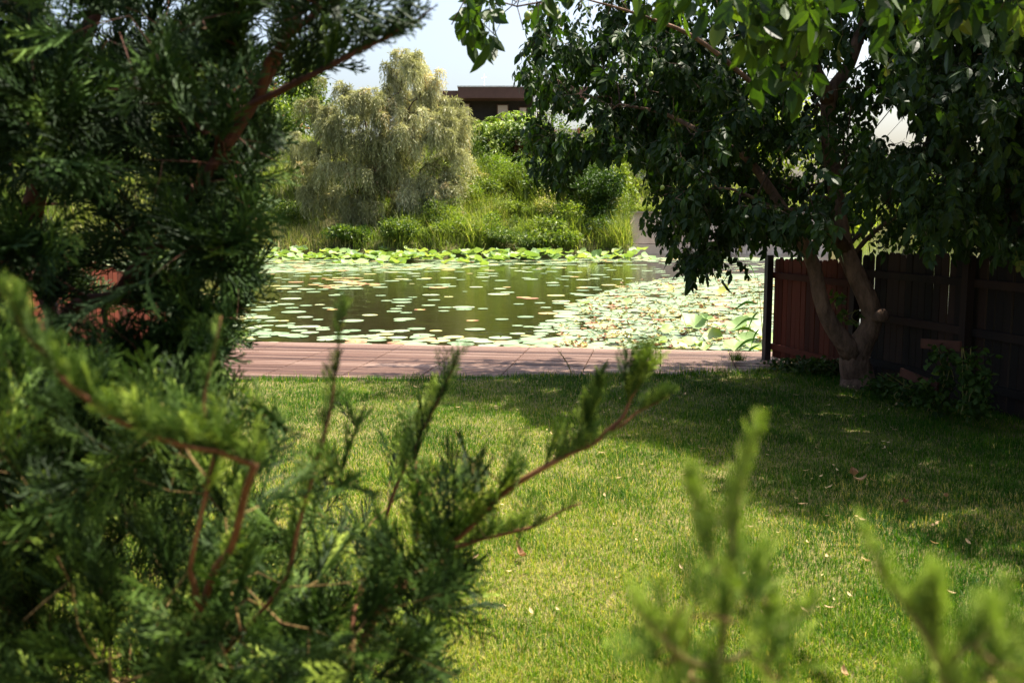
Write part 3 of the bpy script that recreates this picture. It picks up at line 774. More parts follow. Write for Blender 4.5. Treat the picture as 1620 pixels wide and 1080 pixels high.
# ------------------------------------------------------------------ conifers
def spray_tpl(rng, L_=.14, n=13, dens=1.0, thick=.0017):
    V = []; F = []; T = []
    def strand(p0, p1, r0, r1, t, mid=None):
        d = p1 - p0; d = d / (np.linalg.norm(d) + 1e-9)
        a = np.cross(d, [0.1, .2, 1.]); a /= np.linalg.norm(a) + 1e-9; b_ = np.cross(d, a); s = len(V)
        for p, r in ((p0, r0), (p0 + (p1 - p0) * .55 + (mid if mid is not None else 0), (r0 + r1) * .62), (p1, r1)):
            for k in range(3):
                th = k * 2.094; V.append(p + (a * math.cos(th) + b_ * math.sin(th)) * r); T.append(t)
        for i in range(2):
            for k in range(3): F.append([s + 3 * i + k, s + 3 * i + (k + 1) % 3, s + 3 * i + 3 + (k + 1) % 3, s + 3 * i + 3 + k])
    cur = rng.uniform(-.12, .25)
    def axis(t): return np.array([math.sin(t * 3 + cur * 9) * L_ * .03, L_ * t, L_ * cur * t * t])
    for i in range(4): strand(axis(i / 4), axis((i + 1) / 4), thick * (1.2 - .15 * i), thick * (1.1 - .2 * i), -.12 + .09 * i)
    for i in range(n):
        t = .12 + .86 * i / n; sg = 1 if i % 2 else -1; ll = L_ * (.42 * math.sin(math.pi * (t * .75 + .18)) + .05) * rng.uniform(.75, 1.2)
        d = np.array([sg * rng.uniform(.42, .75), .9, rng.normal(.05, .14)]); d /= np.linalg.norm(d); p = axis(t)
        q_ = p + d * ll; mid = np.array([sg * ll * .05, 0, 0]); tt = rng.normal(0, .05) + .22 * t - .08  # tint rises towards the tips so that they look sunlit
        strand(p, q_, thick, thick * .45, tt, mid)
        m_ = max(1, int(ll / .0085 * dens))
        for j in range(m_):
            u_ = (j + 1) / (m_ + 1); s2 = 1 if (j + i) % 2 else -1; l2 = ll * .42 * (1.15 - u_) + .005
            a = s2 * .62; dx = d[0] * math.cos(a) - d[1] * math.sin(a); dy = d[0] * math.sin(a) + d[1] * math.cos(a)
            d2 = np.array([dx, dy, d[2] + rng.normal(0, .18)]); pp = p + d * ll * u_ + mid * math.sin(math.pi * u_)
            strand(pp, pp + d2 * l2, thick * .8, thick * .4, tt + .05 + rng.normal(0, .04))
    return np.array(V), np.array(F), np.array(T)
_r = np.random.default_rng(77)
SPRAY = [spray_tpl(_r, .125 + .012 * k, 8 + k // 2, .46, .0027) for k in range(6)]

def conifer(name, label, base, seeds, A, rng, mat, per=3, sc=(.8, 1.3), tint=(.4, .15), up=.35, step=.07, tip=.0016, walkback=3, outward=.8, centre=None, bark='conifer_bark', twig='conifer_bark', bias=.25, keep=None, line_n=1, line_sc=.7, bare=-1, line_t=0.0, gap=None, specs={}, force=False):
    t = empty(name, tuple(base), label, 'conifer'); sk = Skeleton(); all_ids = []
    for pts, rad, par in seeds:
        pts = [np.array(p, float) for p in pts]; dense = []
        for i in range(len(pts) - 1):
            L_ = np.linalg.norm(pts[i + 1] - pts[i]); dense += [pts[i], (pts[i] + pts[i + 1]) / 2 + rng.normal(0, .035 * L_, 3)] if rad[-1] < .012 else [pts[i]]
        if rad[-1] < .012: par = par if par is None else (par[0], int(par[1] * 1.2))
        pts = dense + [pts[-1]]
        pid = -1 if par is None else all_ids[par[0]][min(par[1], len(all_ids[par[0]]) - 1)]
        all_ids.append(sk.limb(pts, rad, pid, n=3 if rad[-1] < .012 else 5))
    tips = sk.grow(A, step, rng, .10, -.02, bias=bias) if len(A) else []
    ids = []
    for tp in tips:
        c = tp
        for w_ in range(walkback):
            ids += [c] * per
            if sk.par[c] < 0 or sk.par[c] in sk.fixed: break
            c = sk.par[c]
    nl_ = len(ids); lsc = []
    for s_i, (pts, rad, par) in enumerate(seeds):
        L_i = all_ids[s_i]; sp = specs.get(s_i, [(.3, 1, line_n, line_sc)] if rad[-1] < .008 else [])
        for (f0, f1, cn, ls) in sp:
            q0, q1 = int(len(L_i) * f0), max(1, int(len(L_i) * f1)); new = [i for i in L_i[q0:q1] for _ in range(cn)]; ids += new
            lsc += [ls * (1 - .55 * (j / max(1, len(new)))) for j in range(len(new))]
    ids = np.array(ids); P = np.array(sk.P)[ids]; D = sk.dirs(ids); n = len(ids)
    H = rvec(n, rng) * .55
    D = D * outward + H; D[:, 2] += up
    S_ = rng.uniform(*sc, n); T_ = rng.normal(*tint, n); S_[nl_:] *= np.array(lsc); T_[nl_:] += line_t
    isl = np.arange(n) >= nl_; D[isl, 2] += .35
    if keep is not None:
        q = keep(P, D) | (isl & force); P, D, S_, T_ = P[q], D[q], S_[q], T_[q]; n = len(P)
    if gap is not None:
        q = vnoise(P, .13, 3) + .6 * vnoise(P, .05, 4) > gap; P, D, S_, T_ = P[q], D[q], S_[q], T_[q]; n = len(P)
    mb = MB(); put(mb, SPRAY, P, D, S_, np.clip(T_, 0, 1), rng, up=rvec(n, rng), roll=1.5)
    mb.build('foliage', mat, t); sk.build('twigs', M[twig], t, 'branches', tip=tip, thick_mat=M[bark])
    print(label, n); return t

def sample_px(rng, n, poly_f, x0, x1, y0, y1, d0, d1, pw=1.0):
    out = []
    while len(out) < n:
        a, b_ = rng.uniform(x0, x1), rng.uniform(y0, y1)
        if poly_f(a, b_): out.append(at(a, b_, d0 + (d1 - d0) * rng.random() ** pw))
    return np.array(out)

# tall dark conifer on the left
rng = np.random.default_rng(51)
RX = [(-60, 545), (60, 515), (110, 475), (160, 400), (200, 440), (260, 425), (330, 405), (400, 400), (450, 410), (520, 380), (600, 330), (720, 300), (1100, 260)]
ry = [r[0] for r in RX]; rx = [r[1] for r in RX]
CH = [(95, 125, 30, 16), (60, 335, 45, 22), (200, 290, 45, 22), (260, 385, 38, 24), (268, 420, 26, 22), (85, 505, 60, 34), (235, 510, 60, 38), (225, 55, 22, 22), (160, 30, 22, 16), (420, 75, 34, 34), (380, 205, 42, 16), (455, 130, 20, 24),
      (120, 365, 40, 26), (190, 440, 30, 26), (300, 130, 22, 10), (350, 330, 22, 24), (30, 250, 24, 30), (130, 215, 20, 14), (330, 440, 24, 14), (310, 20, 18, 12), (100, 40, 18, 10), (480, 30, 18, 20), (340, 480, 18, 12)]
def tall_f(a, b_):
    if a > np.interp(b_, ry, rx) + 14 * math.sin(b_ * .08): return False
    for cx, cy, r1, r2 in CH:
        if ((a - cx) / r1) ** 2 + ((b_ - cy) / r2) ** 2 < 1: return False
    return True
A = np.concatenate([sample_px(rng, 640, tall_f, -260, 600, -60, 760, 1.8, 3.2), sample_px(rng, 150, lambda a, b_: tall_f(a, b_) and a > np.interp(b_, ry, rx) - 130, 150, 560, 60, 620, 2.0, 2.7)])
A2 = rng.uniform([-2.6, 1.8, 2.2], [-.9, 3.4, 4.4], (160, 3))
tb = np.array([-1.55, 2.9, 0.0])
def near_lines(P, lines, w):
    p0, q0 = project(P); ln_ = np.zeros(len(P), bool)
    for pl in lines:
        for i in range(len(pl) - 1):
            a, b_ = np.array(pl[i], float), np.array(pl[i + 1], float); ab = b_ - a
            tt = np.clip(((p0 - a[0]) * ab[0] + (q0 - a[1]) * ab[1]) / (ab @ ab), 0, 1)
            ln_ |= np.hypot(p0 - a[0] - tt * ab[0], q0 - a[1] - tt * ab[1]) < w
    return ln_
TLINES = [[(350, 200), (470, 130), (600, 65), (685, 12)], [(425, 95), (490, 30), (560, -20)]]
def keep_tall(P, D):
    px, py = project(P + D / np.linalg.norm(D, axis=1, keepdims=True) * .06)
    ok_ = near_lines(P, TLINES, 30) | (px < np.interp(py, ry, rx) - 10)
    for cx, cy, r1, r2 in CH: ok_ &= ((px - cx) / (r1 * .75)) ** 2 + ((py - cy) / (r2 * .75)) ** 2 > 1
    return ok_
conifer('tall_conifer', 'tall dark conifer with red brown branches, filling the upper left', tb,
        [([tb, tb + [0, 0, .9], at(30, 420, 2.8), at(60, 300, 2.7), at(120, 100, 2.7), at(180, -60, 2.7), at(220, -300, 2.8)], [.05, .045, .035, .028, .022, .018, .01], None),
         ([at(90, 520, 2.5), at(180, 470, 2.35), at(255, 385, 2.3), at(330, 270, 2.2), at(410, 150, 2.15), at(455, 60, 2.1), at(500, -10, 2.1)], [.018, .017, .015, .013, .010, .008, .006], (0, 12)),
         ([at(350, 200, 2.15), at(400, 165, 2.1), at(470, 130, 2.0), at(540, 95, 1.95), at(600, 65, 1.95), at(655, 35, 1.95), at(685, 12, 1.95)], [.009, .008, .007, .0055, .004, .003, .0015], (1, 16)),
         ([at(425, 95, 2.1), at(450, 65, 2.05), at(490, 30, 2.0), at(530, 0, 2.0), at(560, -20, 2.0)], [.009, .008, .006, .005, .003], (1, 20)),
         ([at(275, 470, 2.7), at(272, 430, 2.7), at(285, 380, 2.7), at(300, 300, 2.8), at(320, 150, 2.8), at(325, 20, 2.8), at(330, -80, 2.8)], [.013, .012, .011, .010, .009, .008, .006], (1, 5))],
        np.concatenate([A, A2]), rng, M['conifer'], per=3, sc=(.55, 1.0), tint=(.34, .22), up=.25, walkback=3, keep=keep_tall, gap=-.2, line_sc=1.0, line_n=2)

# low juniper in front, reaching over the lawn
rng = np.random.default_rng(61)
TX = [-60, 0, 60, 150, 250, 330, 360, 420, 480, 520, 560, 640, 700, 740, 790, 830, 900, 960]
TY = [540, 520, 570, 610, 620, 590, 560, 640, 660, 600, 660, 680, 680, 720, 770, 820, 870, 920]
def jun_f(a, b_):
    if b_ < np.interp(a, TX, TY) + 15 * math.sin(a * .09): return False
    lim = np.interp(b_, [500, 700, 800, 900, 1000, 1150], [560, 760, 850, 740, 700, 690])
    if a > lim: return False
    if RNG.random() > np.interp(b_ - .25 * (a - 400), [600, 700, 820, 950], [.14, .24, .6, 1.0]) and a > 380: return False
    for cx, cy, r1, r2 in [(590, 650, 34, 34), (555, 740, 22, 26), (350, 760, 40, 22), (640, 880, 34, 26), (710, 830, 30, 24), (500, 860, 26, 22), (690, 1000, 24, 40), (330, 850, 22, 18), (480, 690, 18, 30), (760, 800, 18, 18)]:
        if ((a - cx) / r1) ** 2 + ((b_ - cy) / r2) ** 2 < 1: return False
    return True
def keep_jun(P, D):
    px, py = project(P + D / np.linalg.norm(D, axis=1, keepdims=True) * .05); p0, q0 = project(P)
    t_ = np.interp(px, TX, TY); ok_ = (py > t_ - 12)
    ln_ = near_lines(P, JLINES, 12)
    lim = np.interp(py, [500, 700, 800, 900, 1000, 1150], [570, 770, 860, 750, 700, 690])
    return (ok_ & (px < lim)) | ln_
JLINES = [[(403, 735), (170, 655), (10, 465)], [(600, 965), (780, 795), (940, 700), (1012, 605), (1020, 570)], [(770, 850), (920, 795)], [(665, 800), (660, 700), (720, 575)], [(925, 710), (950, 600)], [(970, 680), (1060, 625)], [(490, 780), (545, 500)], [(320, 700), (355, 500)]]
A = sample_px(rng, 540, jun_f, -150, 900, 500, 1150, 1.3, 2.5)
A = np.concatenate([A, rng.uniform([-1.3, 1.2, .3], [.05, 1.9, 1.15], (260, 3))])
jb0 = np.array([-.62, 1.75, .05])
jun = conifer('juniper_shrub', 'feathery green juniper in the foreground, long branch reaching right over the lawn', jb0,
        [([jb0, at(230, 1500, 1.7), at(240, 1150, 1.6), at(275, 1030, 1.5), at(340, 900, 1.4), at(385, 790, 1.25), at(403, 735, 1.1)], [.016, .012, .009, .007, .006, .005, .0042], None),
         ([at(403, 735, 1.1), at(340, 712, 1.05), at(250, 690, 1.0), at(170, 655, .97), at(100, 600, .95), at(40, 530, .95), at(10, 465, .95)], [.0040, .0036, .0034, .003, .0028, .0022, .0014], (0, 29)),
         ([jb0 + [.1, 0, .5], at(500, 1120, 1.7), at(600, 965, 1.65), at(700, 870, 1.6), at(780, 795, 1.55), at(860, 740, 1.5), at(940, 700, 1.5), at(985, 660, 1.5), at(1012, 605, 1.5), at(1020, 570, 1.5)], [.010, .008, .007, .006, .0052, .0048, .004, .003, .0022, .0012], (0, 6)),
         ([at(700, 872, 1.6), at(770, 850, 1.6), at(850, 830, 1.6), at(920, 795, 1.6)], [.005, .004, .003, .0015], (2, 15)),
         ([at(600, 965, 1.65), at(650, 880, 1.7), at(665, 800, 1.7), at(660, 700, 1.75), at(690, 640, 1.75), at(720, 575, 1.75)], [.006, .005, .004, .003, .002, .0012], (2, 10)),
         ([at(560, 960, 1.75), at(585, 900, 1.8), at(610, 820, 1.8), at(640, 740, 1.8), at(650, 690, 1.8)], [.006, .005, .004, .003, .0015], (2, 8)),
         ([at(925, 710, 1.5), at(930, 670, 1.5), at(945, 630, 1.5), at(950, 600, 1.5)], [.003, .0025, .002, .001], (2, 30)),
         ([at(970, 680, 1.5), at(1010, 650, 1.5), at(1060, 625, 1.5)], [.003, .002, .001], (2, 33)),
         ([at(340, 1050, 1.5), at(420, 960, 1.45), at(470, 840, 1.4), at(510, 700, 1.4), at(530, 590, 1.4), at(545, 500, 1.4)], [.004, .0036, .003, .0022, .0015, .0009], (0, 13)),
         ([at(300, 900, 1.3), at(330, 760, 1.25), at(322, 640, 1.2), at(350, 500, 1.2)], [.0035, .0028, .002, .001], (0, 18))],
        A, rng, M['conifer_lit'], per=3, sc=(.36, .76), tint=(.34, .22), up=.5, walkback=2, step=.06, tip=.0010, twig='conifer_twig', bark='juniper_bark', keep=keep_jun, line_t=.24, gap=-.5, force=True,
        specs={0: [(.35, 1, 1, .9)], 1: [(0, 1, 3, .6)], 2: [(.22, .66, 3, 1.1), (.80, 1, 4, .72)], 3: [(0, 1, 3, .5)], 4: [(.2, 1, 2, .9)], 5: [(.2, 1, 2, .9)], 6: [(.2, 1, 3, .5)], 7: [(.2, 1, 4, .5)], 8: [(.3, 1, 2, .6)], 9: [(.3, 1, 2, .55)]})

# blurred juniper tips rising at the bottom right
def tip_shrub(label, pts, rad, side, rng, box_, n, base):
    A = np.array([at(rng.uniform(*box_[0:2]), rng.uniform(*box_[2:4]), rng.uniform(*box_[4:6])) for _ in range(n)])
    seeds = [([base] + pts, rad, None)] + side
    return conifer('juniper_shrub', label, base, seeds, A, rng, M['conifer_lit'], per=2, sc=(.14, .28), tint=(.72, .15), up=1.2, walkback=2, step=.03, line_n=2, line_sc=1.0, line_t=.2, bark='stem', twig='conifer_twig')
rng = np.random.default_rng(71)
d1 = .70; b1 = np.array([.20, .80, .05])
tip_shrub('blurred pale juniper tip rising at the bottom, the taller of two on the right', [at(1120, 1500, .72), at(1130, 1080, d1), at(1150, 930, d1), at(1160, 830, d1), at(1175, 760, d1), at(1198, 690, d1)], [.008, .006, .0035, .0026, .002, .0014, .0006],
          [([at(1145, 960, d1), at(1120, 880, d1), at(1100, 800, d1), at(1095, 770, d1)], [.003, .0022, .0015, .0008], (0, 17)),
           ([at(1135, 1050, d1), at(1220, 1000, .70), at(1290, 960, .72)], [.003, .002, .001], (0, 12)),
           ([at(1135, 1060, d1), at(1060, 1020, .64), at(1000, 950, .64)], [.003, .002, .001], (0, 12))], rng, (1040, 1240, 930, 1200, .62, .74), 34, b1)
d2 = .58; b2 = np.array([.30, .70, .05])
tip_shrub('blurred dark green juniper tips in the bottom right corner, the lower of two', [at(1540, 1500, .64), at(1515, 1150, d2), at(1490, 1060, d2), at(1460, 1000, d2), at(1415, 940, d2), at(1368, 850, d2)], [.008, .006, .0035, .0026, .002, .0014, .0006],
          [([at(1480, 1040, d2), at(1480, 980, d2), at(1475, 930, d2)], [.003, .002, .001], (0, 15)),
           ([at(1495, 1060, d2), at(1550, 1010, d2), at(1590, 960, .60)], [.003, .002, .001], (0, 12))], rng, (1420, 1660, 1040, 1220, .54, .64), 24, b2)

# ------------------------------------------------------------------ lily pads on the pond
def pad_tpl(rng, n=14, cup=.0):
    V = [[0, 0, 0]]; 
    for i in range(n):
        th = .10 + (2 * math.pi - .20) * i / (n - 1); r = 1 + rng.normal(0, .02)
        V.append([r * math.sin(th), r * math.cos(th), cup * rng.uniform(.2, 1.0)])
    F = np.array([[0, i + 1, i + 2] for i in range(n - 1)])
    return np.array(V), F, np.array([-.06] + [0.0] * n)
def pad_density(px, py):
    """pads per square metre as the photograph shows them"""
    d = np.full(len(px), .9)
    def el(cx, cy, rx, ry): return ((px - cx) / rx) ** 2 + ((py - cy) / ry) ** 2 < 1
    edge = np.interp(py, [436, 450, 462, 480, 500, 520, 540, 556], [1090, 990, 960, 905, 880, 855, 790, 650])
    d = np.where((px > edge) & (py > 434), 24.0, d)
    d = np.where((px > edge - 45) & (px <= edge) & (py > 455), 2.6, d)
    d = np.where(py > 533 - 10 * np.sin(px * .013), 18.0, d)
    d = np.where((px < 620) & (py > 498 + (px - 400) * .16), 9.0, d)
    d = np.where((py > 520) & (px < 800), np.maximum(d, 4.0), d)
    d = np.where((py > 470) & (px < 520), np.maximum(d, 2.0), d)
    d = np.where(py < np.interp(px, [300, 500, 700, 800, 1000, 1060], [436, 430, 426, 419, 414, 412]), 14.0, d)
    d = np.where(el(550, 448, 62, 6), 4.5, d); d = np.where(el(695, 453, 22, 4), 5.0, d)
    d = np.where(el(700, 500, 120, 22), .9, d)
    d = np.where(el(640, 415, 30, 3), 0, d)
    return d
rng = np.random.default_rng(81)
N0 = 60000
yy = 13 + 36 * rng.random(N0); xx = rng.uniform(-.52, .42, N0) * yy * 1.0
area = 36 * .94 * 31 * 1.0
P = np.stack([xx, yy, np.full(N0, WATER)], 1); px, py = project(P)
cell = (.94 * yy * 36) / N0          # square metres a sample stands for
prob = pad_density(px, py) * cell
clump = .35 + 1.3 * (vnoise(P, 1.1, 4) > -.1)
prob = np.where(pad_density(px, py) > 4, prob, prob * clump)
q = (rng.random(N0) < prob) & (yy < far_shore(xx) - .3) & (px < 1290)
gd = (P - DE0) @ DN
q &= gd > .12
P = P[q]; px, py = px[q], py[q]; yy = yy[q]
r = np.clip(rng.normal(.155, .045, len(P)), .06, .27) * (1 + .012 * (yy - 13))
dens = pad_density(px, py)
order = np.argsort(yy); keep = []; grid = {}
for i in order:
    c = (int(P[i, 0] / .5), int(P[i, 1] / .5)); okk = True
    for dx in (-1, 0, 1):
        for dy in (-1, 0, 1):
            for j in grid.get((c[0] + dx, c[1] + dy), []):
                if np.hypot(*(P[i, :2] - P[j, :2])) < ((.50 if dens[i] > 4 else .85)) * (r[i] + r[j]): okk = False; break
            if not okk: break
        if not okk: break
    if okk: keep.append(i); grid.setdefault(c, []).append(i)
keep = np.array(keep); P, r, px, py = P[keep], r[keep], px[keep], py[keep]
P[:, 2] += .004 + .010 * rng.random(len(P))
tint = np.clip(rng.normal(.45, .16, len(P)), .05, .76)
sp = rng.random(len(P)); tint = np.where(sp < .10, rng.uniform(.8, .9, len(P)), tint); tint = np.where(sp > .94, rng.uniform(.9, 1, len(P)), tint)
tint = np.where((px > 495) & (px < 600) & (py > 438) & (py < 456) & (sp > .5), .93, tint)
PT = [pad_tpl(rng) for _ in range(5)]
print('pads', len(P))
order = np.argsort(P[:, 1]); big = order[:290]; rest = order[290:]
# the nearest pads are individual things; a few colour kinds share mesh data
proto = {}
for i in big:
    kd = 2 if tint[i] > .88 else (1 if tint[i] > .78 else 0); v = int(rng.integers(0, 5)) * 4 + int(rng.integers(0, 4))
    if (kd, v) not in proto:
        V, F, T = PT[v // 4]; tv = [[.3, .42, .52, .64], [.82, .84, .86, .88], [.9, .93, .96, 1]][kd][v % 4]
        b = MB(); b.add(V, F, tv + T); o = b.build('lily_pad', M['pad'], smooth=False, origin=(0, 0, 0)); proto[(kd, v)] = o
        lab = ['round pale green lily pad floating flat on the pond near the deck', 'yellowing lily pad floating on the pond near the deck', 'brown withered lily pad floating on the pond near the deck'][kd]
        tag(o, lab, 'lily pad', ['pale green lily pads near the deck', 'yellowing lily pads near the deck', 'brown lily pads near the deck'][kd])
    else: o = copy_tree(proto[(kd, v)])
    o.location = P[i]; o.rotation_euler = (rng.normal(0, .02), rng.normal(0, .02), rng.uniform(0, 6.3)); s_ = float(r[i]); o.scale = (s_, s_ * rng.uniform(.88, 1.05), s_)
mb = MB()
k = rng.integers(0, 5, len(rest)); R = yaw(rng.uniform(0, 6.3, len(rest)))
for i in range(5):
    q = k == i; mb.inst(PT[i], P[rest][q], R[q], r[rest][q], tint[rest][q])
tag(mb.build('lily_pads', M['pad']), 'mass of small floating lily pads spread over the pond surface', 'lily pads', kind='stuff')
# upturned curled pads and bits among the dense ones
rng = np.random.default_rng(83)
cp = []
mbp = MB()
for _ in range(900):
    a, b_ = rng.uniform(880, 1215), rng.uniform(440, 552); edge = np.interp(b_, [436, 480, 520, 556], [1000, 920, 880, 800])
    if a < edge: continue
    cp.append(ground_at(a, b_, WATER + .02))
cp = np.array(cp); n = len(cp)
V, F = leaf_shape(1, .6, .22, rng); tplc = (V, F, np.zeros(len(V)))
R = frames(np.stack([rng.normal(size=n), rng.normal(size=n), rng.normal(0, .12, n)], 1))
mbp.inst(tplc, cp, R, rng.uniform(.05, .17, n), rng.uniform(.7, 1, n))
tag(mbp.build('withered_pads', M['pad']), 'curled withered bits of lily pad scattered among the dense floating pads', 'withered leaves', kind='stuff')

# ------------------------------------------------------------------ lotus leaves standing out of the water
def lotus_mesh(rng, wavy=.12, cup=.25, n=18, rings=4):
    V = [[0, 0, 0]]; ph = rng.uniform(0, 6); fold = rng.uniform(-.25, .35)
    for k in range(1, rings + 1):
        t = k / rings
        for i in range(n):
            th = 2 * math.pi * i / n; rr = t * (1 + .05 * math.sin(5 * th + ph))
            V.append([rr * math.cos(th), rr * math.sin(th), cup * t * t + wavy * t * t * math.sin(3 * th + ph) + .5 * wavy * t * math.sin(7 * th + 2 * ph) + fold * (rr * math.cos(th)) ** 2])
    F3 = np.array([[0, 1 + i, 1 + (i + 1) % n] for i in range(n)])
    F4 = []
    for k in range(rings - 1):
        a = 1 + k * n
        for i in range(n): F4.append([a + i, a + n + i, a + n + (i + 1) % n, a + (i + 1) % n])
    return np.array(V), [F3, np.array(F4)]
rng = np.random.default_rng(91)
near_l = [(1098, 517, .27, .20, .5, 'broad bright green lotus leaf left of the near clump, its rim turned down'),
          (1118, 512, .13, .30, .4, 'small round lotus leaf standing highest in the near clump'),
          (1138, 522, .14, .24, .45, 'small upright lotus leaf just right of the highest one'),
          (1167, 522, .27, .24, .45, 'wide wavy lotus leaf in the middle of the near clump'),
          (1128, 532, .20, .08, .85, 'yellowing lotus leaf low in the middle of the near clump'),
          (1200, 523, .24, .26, .4, 'cupped lotus leaf beside the fence post, the upper one'),
          (1212, 535, .24, .14, .6, 'cupped lotus leaf beside the fence post, the lower one'),
          (1093, 544, .22, .10, .6, 'upturned light green lotus leaf at the deck edge, leftmost of the clump'),
          (1110, 549, .16, .05, .7, 'small lotus leaf at the deck edge right of the upturned one'),
          (1180, 540, .20, .12, .5, 'dark green lotus leaf behind the deck edge below the wide wavy one'),
          (1160, 548, .20, .06, .65, 'yellow green lotus leaf touching the deck edge'),
          (1190, 550, .18, .06, .75, 'lotus leaf touching the deck edge near its cut corner'),
          (1185, 508, .17, .20, .9, 'pale yellow lotus leaf at the back of the near clump'),
          (1055, 522, .16, .10, .8, 'pale folded lotus leaf left of the clump, pointing up'),
          (1040, 540, .2, .04, .75, 'flat yellow green lotus leaf beside the tall deck weed'),
          (1075, 545, .16, .04, .95, 'brownish folded lotus leaf at the deck edge'),
          (992, 477, .15, .08, .75, 'yellow green curled leaf standing out of the dense pads'),
          (925, 478, .14, .08, .65, 'small green curled leaf at the left of the dense pads'),
          (1058, 455, .18, .06, .95, 'yellow brown curled leaf under the hanging branches'),
          (1140, 462, .24, .08, .95, 'large yellow brown curled leaf right of the hanging branches')]
for (a, b_, rad, hgt, tn, lab) in near_l:
    P0 = ground_at(a, b_ + 3, WATER + hgt * .6); t = empty('lotus_leaf', (P0[0], P0[1], WATER), lab, 'lotus leaf')
    V, F = lotus_mesh(rng, .14, .22); V = V * rad * .85; tl = rng.uniform(.15, .5); az = rng.uniform(-2.6, -.5)
    # tilt towards the light
    ax = np.array([math.cos(az), math.sin(az)]); dd_ = V[:, :2] @ ax; V[:, 2] += dd_ * math.tan(-tl) ; V = V + [P0[0], P0[1], WATER + hgt]
    b = MB(); b.add(V, F, tn); b.build('blade', M['lotus'], t, smooth=True)
    b = MB(); b.tube([[P0[0] + .05, P0[1] + .05, WATER - .1], [P0[0] + .02, P0[1] + .02, WATER + hgt * .5], [P0[0], P0[1], WATER + hgt]], .006, 5); b.build('stalk', M['stem'], t, smooth=True)
protos = []
for k in range(8):
    V, F = lotus_mesh(rng, .16, .15 + .2 * rng.random(), 12, 3); b = MB(); b.add(V, F, [.35, .45, .55, .6, .7, .5, .8, .4][k])
    o = b.build('lotus_leaf', M['lotus'], smooth=True, origin=(0, 0, 0)); tag(o, 'broad green lotus leaf standing in the belt along the far bank', 'lotus leaf', 'lotus leaves in the belt along the far bank'); protos.append(o)
cnt = 0
while cnt < 285:
    a = rng.uniform(225, 1035); base_x = (a - 810) / FPX
    yb = rng.uniform(43.2, 47.4) if rng.random() < .8 else rng.uniform(40.5, 44)
    x_ = base_x * yb
    if a > 985 and rng.random() < .4: continue
    if yb < 43 and not (430 < a < 760 or a < 330): continue
    if yb > far_shore(x_) - .1: continue
    hg = .03 + .34 * rng.random() * sstep(41.5, 45.5, yb); o = protos[cnt % 8]
    if cnt >= 8: o = copy_tree(o)
    o.location = (x_, yb, WATER + hg + .10); o.rotation_euler = (rng.normal(.15, .2), rng.normal(0, .2), rng.uniform(0, 6.3)); s_ = rng.uniform(.20, .36); o.scale = (s_, s_, s_)
    cnt += 1

# ------------------------------------------------------------------ far bank: grasses, shrubs, trees
rng = np.random.default_rng(101)
def scatter_bank(n, x0, x1, t0, t1, rng, pw=1.0):
    x_ = rng.uniform(x0, x1, n); t_ = t0 + (t1 - t0) * rng.random(n) ** pw; y_ = far_shore(x_) + t_
    return np.stack([x_, y_, terrain(x_, y_)], 1)
P = scatter_bank(110000, -46, 6.2, -.3, 18, rng)
q = vnoise(P, 1.6, 6) > -.9; P = P[q]
n = len(P); hh = .35 + .5 * rng.random(n) + .3 * np.clip(vnoise(P, 2.4, 7), 0, 1)
tt = np.clip(.45 + .25 * vnoise(P, 2.2, 8) + .12 * vnoise(P, .7, 9) + rng.normal(0, .15, n), 0, .92)
shore = (P[:, 1] - far_shore(P[:, 0])) < 2.4
dryz = ((P[:, 0] < -7.5) & shore & (rng.random(n) < .45)) | (rng.random(n) < .05) | ((np.abs(P[:, 0] + 16) < 1.6) & shore)
tt[dryz] = rng.uniform(.88, 1, dryz.sum())
gb = MB(); blades(gb, P, hh, .022 + .02 * rng.random(n), tt, rng, .35)
P = scatter_bank(9000, 6, 22, .5, 14, rng); n = len(P)
blades(gb, P, .3 + .4 * rng.random(n), .03 + .02 * rng.random(n), np.clip(rng.normal(.55, .2, n), 0, 1), rng, .35)
P = np.stack([rng.uniform(20, 60, 6000), np.zeros(6000), np.zeros(6000)], 1); P[:, 1] = far_shore(P[:, 0]) + rng.uniform(0, 14, 6000); P[:, 2] = terrain(P[:, 0], P[:, 1])
blades(gb, P, .8 + .8 * rng.random(6000), .12 + 0 * P[:, 0], np.clip(rng.normal(.6, .2, 6000), 0, 1), rng, .35)
P = scatter_bank(34000, -5.5, 6.0, -.1, 9.5, rng); n = len(P); cl = vnoise(P, .55, 21); P = P[cl > .22]; n = len(P)
blades(gb, P, .7 + .75 * rng.random(n), .03 + .02 * rng.random(n), np.clip(.55 + .22 * vnoise(P, 1.1, 22) + rng.normal(0, .14, n), 0, 1), rng, .55)
tag(gb.build('bank_grass', M['bank_grass']), 'long rough grass and reeds covering the far bank', 'grass', kind='stuff')

# single leaf templates
def diamond(L_=1.0, W_=.3):
    V = np.array([[0, 0, 0], [W_ / 2, L_ * .45, .04], [0, L_, -.08], [-W_ / 2, L_ * .45, .04]]); return V, np.array([[0, 1, 2, 3]]), np.array([-.05, 0, .05, 0])
def leaf_cloud(mb, C, rad, n, rng, size, wid, tint, hang=.2, shell=.55):
    """leaves in a lumpy ellipsoid, fuller near its skin"""
    v = rvec(n, rng); lump = 1 + .28 * vnoise(v * 2.2 + C * .7, 1.0, 9)
    rr = (shell + (1 - shell) * rng.random(n)) * lump; P = C + v * rad * rr[:, None]
    D = v * .7 + rvec(n, rng) * .8; D[:, 2] -= hang
    mb.inst(diamond(1, wid), P, frames(D, None, rng.uniform(-1.5, 1.5, n)), size * rng.uniform(.7, 1.3, n), np.clip(rng.normal(tint[0], tint[1], n) + .10 * vnoise(P, .5, 2), 0, 1))

